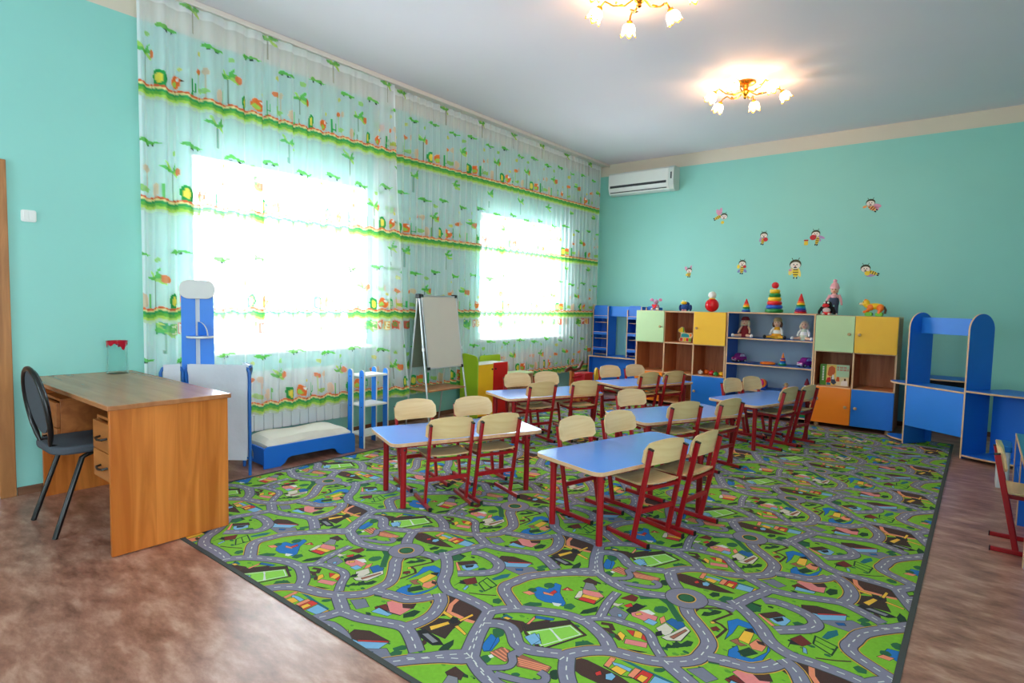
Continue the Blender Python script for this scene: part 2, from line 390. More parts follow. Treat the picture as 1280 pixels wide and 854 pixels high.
FONT = {'T': '11111 00100 00100 00100 00100 00100 00100', 'I': '11111 00100 00100 00100 00100 00100 11111', 'M': '10001 11011 10101 10101 10001 10001 10001', 'E': '11111 10000 10000 11110 10000 10000 11111', '*': '00000 01110 11011 10101 11011 01110 00000'}
def curtain(name, label, y0, y1t, y1b, x0, zb, lam, amp, flare, ph, step=0.0085):
    nz = int((3.365-zb)/step)+1; ny = int((max(y1t, y1b)-y0)/step)+1
    v = np.linspace(0, 1, ny)[None, :]; zc = np.linspace(3.365, zb, nz)[:, None]
    k = (3.365-zc)/(3.365-zb)                                   # 0 at the rail, 1 at the hem
    Yc = y0 + v*((y1t-y0) + (y1b-y1t)*k**1.3)
    w = 2*PI/lam; u = Yc + 0.03*np.sin(Yc*2.7+ph) + 0.018*np.sin(Yc*6.1+2*ph)
    A = amp*(0.45+0.55*np.minimum(1, k*5))*(0.7+0.3*np.sin(Yc*1.9+ph))
    pleat = A*(np.sin(w*u+ph) + 0.42*np.sin(2.1*w*u+1.7*k+ph))
    Xc = x0 + pleat + flare*k**2*np.clip((v-0.8)/0.2, 0, 1)**1.5
    S = 1.32*(Yc-y0) + 0.55*lam/(2*PI)*np.cos(w*u+ph)           # distance along the cloth
    ZZ = np.broadcast_to(zc + (0.020*np.abs(np.sin(w*u*0.5+ph)) - 0.012)*np.minimum(1, 0.25+k*3), Yc.shape)   # print follows the sag
    col = np.ones(Yc.shape+(3,))*np.array(lin((246, 249, 252))); al = np.full(Yc.shape, SHEER_A)
    al = np.where(zc > 3.30, np.maximum(al, 0.55), al); al = np.where(np.broadcast_to(k > 0.992, al.shape), 0.6, al)
    al = np.where(np.broadcast_to(v < 0.006, al.shape) | np.broadcast_to(v > 0.994, al.shape), 0.6, al)
    def paint(mask, c, a, sl):
        col[sl][mask] = lin(c); al[sl][mask] = a
    bands = (2.745, 1.975, 1.205, zb+0.105)
    stripes = ((0.0, 0.014, (228, 108, 64), .95), (0.014, 0.027, (250, 226, 160), .92), (0.027, 0.045, (64, 164, 96), .96), (0.045, 0.066, (112, 186, 76), .94), (0.066, 0.086, (186, 216, 96), .88), (0.086, 0.105, (222, 232, 190), .6))
    per = 0.78; nS = int(float(S.max())/per)+2
    zline = np.linspace(3.365, zb, nz)
    GRN, DGR, YEL, ORG, BRN, TAN, LIM = (98, 186, 62), (52, 156, 78), (240, 220, 80), (240, 120, 56), (120, 120, 96), (238, 190, 160), (172, 212, 84)
    def rows(zlo, zhi):
        i0 = max(0, int((3.365-zhi-0.03)/step)); i1 = min(nz, int((3.365-zlo+0.03)/step)+2); return slice(i0, i1)
    Yend = max(y1t, y1b)
    def cols(s0, s1):
        j0 = int((s0/1.32-0.10)/(Yend-y0)*(ny-1)); j1 = int((s1/1.32/0.90+0.22)/(Yend-y0)*(ny-1))+2; return slice(max(0, j0), max(0, min(ny, j1)))
    def ell(s, z, rs, rz, c, a=.8, rot=0.0):
        rs = rs*(1.0 if rot else 1.3); a = min(.95, a*1.12)
        R = max(rs, rz); sl = (rows(z-R, z+R), cols(s-R, s+R)); ds = S[sl]-s; dz = ZZ[sl]-z
        if ds.size == 0: return
        if rot: ds, dz = ds*math.cos(rot)+dz*math.sin(rot), dz*math.cos(rot)-ds*math.sin(rot)
        paint((ds/rs)**2+(dz/rz)**2 < 1, c, a, sl)
    def rect(s, z, hs, hz, c, a=.8):
        a = min(.95, a*1.12)
        sl = (rows(z-hz, z+hz), cols(s-hs, s+hs)); 
        if S[sl].size == 0: return
        paint((abs(S[sl]-s) < hs) & (abs(ZZ[sl]-z) < hz), c, a, sl)
    def palm(s, z, h, a=.68):
        rect(s, z+h/2, 0.0055, h/2, BRN, a*.8)
        for r, c in ((0.3, GRN), (-0.5, LIM), (1.0, GRN), (2.3, LIM), (2.9, GRN)): ell(s+0.042*math.cos(r), z+h+0.034*math.sin(r), 0.048, 0.014, c, a, r)
    def croc(s, z, a=.66):
        ell(s, z, 0.080, 0.012, GRN, a); ell(s-0.05, z+0.012, 0.03, 0.012, GRN, a)
        for q in (-0.04, -0.028, 0.02, 0.034): rect(s+q, z-0.018, 0.007, 0.006, (30, 40, 34), .8)
    for bi, zt in enumerate(bands):
        sl = (rows(zt-0.12, zt), slice(0, ny)); dz = zt-ZZ[sl]
        for a0, a1, c, a in stripes: paint((dz >= a0) & (dz < a1), c, a, sl)
        for n in range(-1, nS):
            s0_ = n*per + (0.0, 0.22, 0.08, 0.51)[bi] + 0.05; s = s0_
            palm(s, zt, 0.20); ell(s+0.137, zt+0.055, 0.034, 0.055, DGR, .85); rect(s+0.137, zt+0.03, 0.034, 0.03, DGR, .85); ell(s+0.139, zt+0.05, 0.016, 0.036, YEL, .8)
            ell(s+0.280, zt+0.055, 0.044, 0.048, ORG, .85); ell(s+0.267, zt+0.04, 0.022, 0.02, LIM, .8); ell(s+0.308, zt+0.078, 0.011, 0.011, (250, 246, 236), .8); rect(s+0.341, zt+0.072, 0.012, 0.005, (90, 50, 30), .8)
            rect(s+0.403, zt+0.06, 0.009, 0.06, DGR, .8); rect(s+0.433, zt+0.055, 0.007, 0.035, DGR, .8); rect(s+0.419, zt+0.03, 0.016, 0.006, DGR, .8)
            ell(s+0.078, zt+0.20, 0.022, 0.030, ORG, .7); ell(s+0.481, zt+0.18, 0.026, 0.022, ORG, .7); rect(s+0.481, zt+0.09, 0.004, 0.08, LIM, .5)
            rect(s+0.559, zt+0.09, 0.004, 0.09, TAN, .5); ell(s+0.559, zt+0.19, 0.022, 0.028, TAN, .55); ell(s+0.533, zt+0.05, 0.04, 0.022, LIM, .5)
            ell(s+0.663, zt+0.05, 0.024, 0.05, TAN, .6); rect(s+0.709, zt+0.05, 0.008, 0.05, GRN, .6); ell(s+0.325, zt+0.15, 0.012, 0.016, YEL, .5)
            if bi < 3 or True:
                croc(s+0.208, zt+0.40); croc(s+0.611, zt+0.37, .7); palm(s+0.416, zt+0.43, 0.16, .6);
                ell(s+0.026, zt+0.33, 0.02, 0.02, LIM, .5); ell(s+0.494, zt+0.31, 0.018, 0.02, YEL, .45)
            if bi == 2:
                for q, (ch, c, cl) in enumerate((('T', (64, 156, 92), (226, 226, 120)), ('I', (128, 188, 80), (240, 236, 190)), ('M', (226, 108, 84), (244, 244, 244)), ('E', (240, 170, 90), (250, 240, 200)), ('*', (214, 92, 62), (90, 160, 80)))):
                    s2 = s+0.04+q*0.10; zc2 = zt-0.155
                    if q == 4: s2 += 0.02
                    rect(s2, zc2, 0.044, 0.042, c, .72)
                    for r_, row in enumerate(FONT[ch].split()):
                        for c_, bit in enumerate(row):
                            if bit == '1': rect(s2+(c_-2)*0.0112, zc2+(3-r_)*0.0092, 0.0062, 0.0052, cl, .8)
    al = np.clip(al, 0, 1)
    co = np.stack([np.broadcast_to(Xc, Yc.shape), Yc, np.broadcast_to(zc, Yc.shape)], -1).reshape(-1, 3).astype(np.float32)
    idx = np.arange(nz*ny).reshape(nz, ny)
    quads = np.stack([idx[:-1, :-1], idx[1:, :-1], idx[1:, 1:], idx[:-1, 1:]], -1).reshape(-1, 4).astype(np.int32)
    me = bpy.data.meshes.new(name); me.vertices.add(len(co)); me.vertices.foreach_set('co', co.ravel())
    me.loops.add(quads.size); me.loops.foreach_set('vertex_index', quads.ravel())
    me.polygons.add(len(quads)); me.polygons.foreach_set('loop_start', np.arange(0, quads.size, 4, dtype=np.int32)); me.polygons.foreach_set('loop_total', np.full(len(quads), 4, dtype=np.int32))
    me.polygons.foreach_set('use_smooth', np.ones(len(quads), dtype=bool)); me.update()
    at = me.color_attributes.new('print', 'FLOAT_COLOR', 'POINT')
    at.data.foreach_set('color', np.concatenate([col, al[..., None]], -1).reshape(-1, 4).astype(np.float32).ravel())
    me.materials.append(SHEER)
    o = bpy.data.objects.new(name, me); COL.objects.link(o)
    return tag(o, label, 'curtain')
curtain('sheer_curtain', 'long white sheer curtain printed with palms and birds over the nearer window', -6.32, -4.10, -3.97, 0.180, 0.335, 0.150, 0.030, 0.125, 0.4)
curtain('sheer_curtain', 'long white sheer curtain printed with palms and birds over the farther window to the corner', -4.30, -0.06, -0.05, 0.120, 0.315, 0.105, 0.023, 0.0, 2.1)
t = thing('curtain_rail', 'white ceiling curtain rail running along the whole window wall', 'curtain rail', (0, 0, 0))
MB().box(0.10, 0.215, -6.40, -0.004, 3.368, H-0.001).build('rail', mat('rail_white', (226, 214, 204), 0.5, 0.02), t, bevel=0.004)
MB().box(0.217, 0.232, -6.40, -0.004, 3.352, H-0.001).build('rail_fascia', mat('rail_white', (226, 214, 204)), t, bevel=0.003)

# ------------------------------------------------------------------ play rug with the printed road map
RX0, RX1, RY0, RY1, RP, RT = 0.69, 4.583, -6.607, -0.745, 0.002, 0.0048
rug = thing('play_rug', 'large green road map play rug with grey streets covering most of the floor', 'rug', (0, 0, 0))
MB().box(RX0, RX1, RY0, RY1, 0.0005, RP).build('pile', mat('rug_green', (122, 184, 40), 0.95, 0.20, 60, 0.4, 900), rug, smooth=False)
e = MB()
for a in ((RX0, RX0+0.022, RY0, RY1), (RX1-0.022, RX1, RY0, RY1), (RX0+0.022, RX1-0.022, RY0, RY0+0.022), (RX0+0.022, RX1-0.022, RY1-0.022, RY1)): e.box(*a, 0.0004, RT-0.0002)
e.build('bound_edge', mat('rug_edge', (64, 68, 66), 0.9, 0.1, 300), rug, smooth=False)
RC = {'road': (128, 126, 146), 'edge': (58, 62, 60), 'yedge': (226, 172, 60), 'white': (216, 220, 214), 'blue': (24, 112, 186), 'bush': (36, 100, 62), 'brown': (70, 44, 38), 'dkbrown': (58, 42, 36), 'lime': (142, 208, 76),
      'sky': (122, 176, 214), 'grey': (132, 132, 142), 'cream': (214, 206, 190), 'pink': (226, 132, 130), 'yel': (238, 184, 58), 'red': (208, 50, 44), 'salmon': (232, 140, 104), 'black': (30, 32, 36), 'maroon': (112, 36, 34),
      'parking': (120, 122, 140), 'roof': (26, 96, 160), 'tan': (158, 96, 74), 'pine': (24, 62, 38), 'teal': (24, 104, 116), 'dkgrass': (88, 150, 44)}
RK = list(RC); rm = [mat('rug_'+k, c, 0.95, 0.10, 70, 0.35, 900) for k, c in RC.items()]
RUG_ROADS=[(1.0,0,[(2.637,-5.799),(2.725,-5.865),(2.806,-5.95),(2.861,-6.026),(2.941,-6.071),(3.018,-6.068),(3.109,-6.068),(3.168,-6.075),(3.194,-6.086)]),(1.0,0,[(3.194,-6.086),(3.223,-6.04),(3.269,-5.993),(3.335,-5.952),(3.434,-5.902),(3.522,-5.888),(3.578,-5.9),(3.662,-5.943),(3.72,-5.999),(3.729,-6.004)]),(1.0,1,[(3.607,-6.172),(3.612,-6.13),(3.626,-6.099),(3.662,-6.049),(3.72,-6.003),(3.786,-5.983),(3.865,-5.956),(3.933,-5.909),(3.984,-5.847),(3.991,-5.791),(3.987,-5.717),(3.954,-5.662),(3.883,-5.59),(3.839,-5.549),(3.805,-5.495)]),(1.0,0,[(3.707,-5.466),(3.623,-5.508),(3.534,-5.529),(3.446,-5.512),(3.354,-5.467)]),(1.0,0,[(3.354,-5.467),(3.289,-5.367),(3.239,-5.264)]),(1.0,1,[(3.264,-5.992),(3.2,-5.954),(3.129,-5.907),(3.103,-5.862),(3.112,-5.805),(3.13,-5.723),(3.196,-5.627),(3.274,-5.544),(3.337,-5.499),(3.355,-5.47)]),(1.0,0,[(3.194,-6.086),(3.226,-6.16),(3.264,-6.245),(3.309,-6.328),(3.327,-6.364)]),(1.0,0,[(3.18,-6.527),(3.22,-6.49),(3.26,-6.436),(3.294,-6.398),(3.328,-6.365)]),(1.0,0,[(3.321,-6.362),(3.398,-6.388),(3.482,-6.418),(3.524,-6.435)]),(1.0,0,[(3.24,-6.167),(3.284,-6.133),(3.335,-6.126),(3.382,-6.157),(3.426,-6.194),(3.474,-6.198),(3.528,-6.175),(3.592,-6.138)]),(1.0,0,[(3.842,-5.407),(3.886,-5.39),(3.938,-5.383),(3.981,-5.384)]),(1.0,0,[(3.623,-5.241),(3.668,-5.317),(3.723,-5.377)]),(0.7,0,[(3.516,-5.893),(3.557,-5.839),(3.608,-5.801),(3.666,-5.791),(3.73,-5.783),(3.783,-5.803),(3.82,-5.847),(3.855,-5.883),(3.883,-5.909)]),(0.7,0,[(3.569,-5.816),(3.55,-5.751),(3.533,-5.681),(3.522,-5.585)]),(1.0,0,[(3.899,-5.926),(3.96,-5.957),(4.022,-5.987),(4.044,-6.0)]),(1.0,0,[(4.013,-5.797),(4.061,-5.78),(4.105,-5.769)]),(1.0,0,[(4.158,-5.439),(4.2,-5.398),(4.245,-5.355),(4.269,-5.314),(4.27,-5.273),(4.236,-5.228),(4.173,-5.203),(4.091,-5.196),(4.047,-5.221)]),(1.0,0,[(3.967,-5.337),(3.996,-5.227),(4.024,-5.153),(4.045,-5.101),(4.132,-5.083),(4.23,-5.042),(4.315,-5.011),(4.388,-5.034),(4.484,-5.088)]),(1.0,1,[(4.225,-5.667),(4.204,-5.711),(4.161,-5.76),(4.108,-5.774),(4.055,-5.791)]),(1.0,1,[(4.233,-4.731),(4.289,-4.775),(4.335,-4.861),(4.342,-4.935),(4.331,-4.992)]),(0.5,0,[(3.435,-6.381),(3.468,-6.352),(3.49,-6.323),(3.483,-6.29),(3.454,-6.26),(3.458,-6.238),(3.483,-6.239)]),(0.5,0,[(3.479,-6.386),(3.538,-6.369),(3.608,-6.34),(3.634,-6.309),(3.621,-6.281),(3.591,-6.277)])]
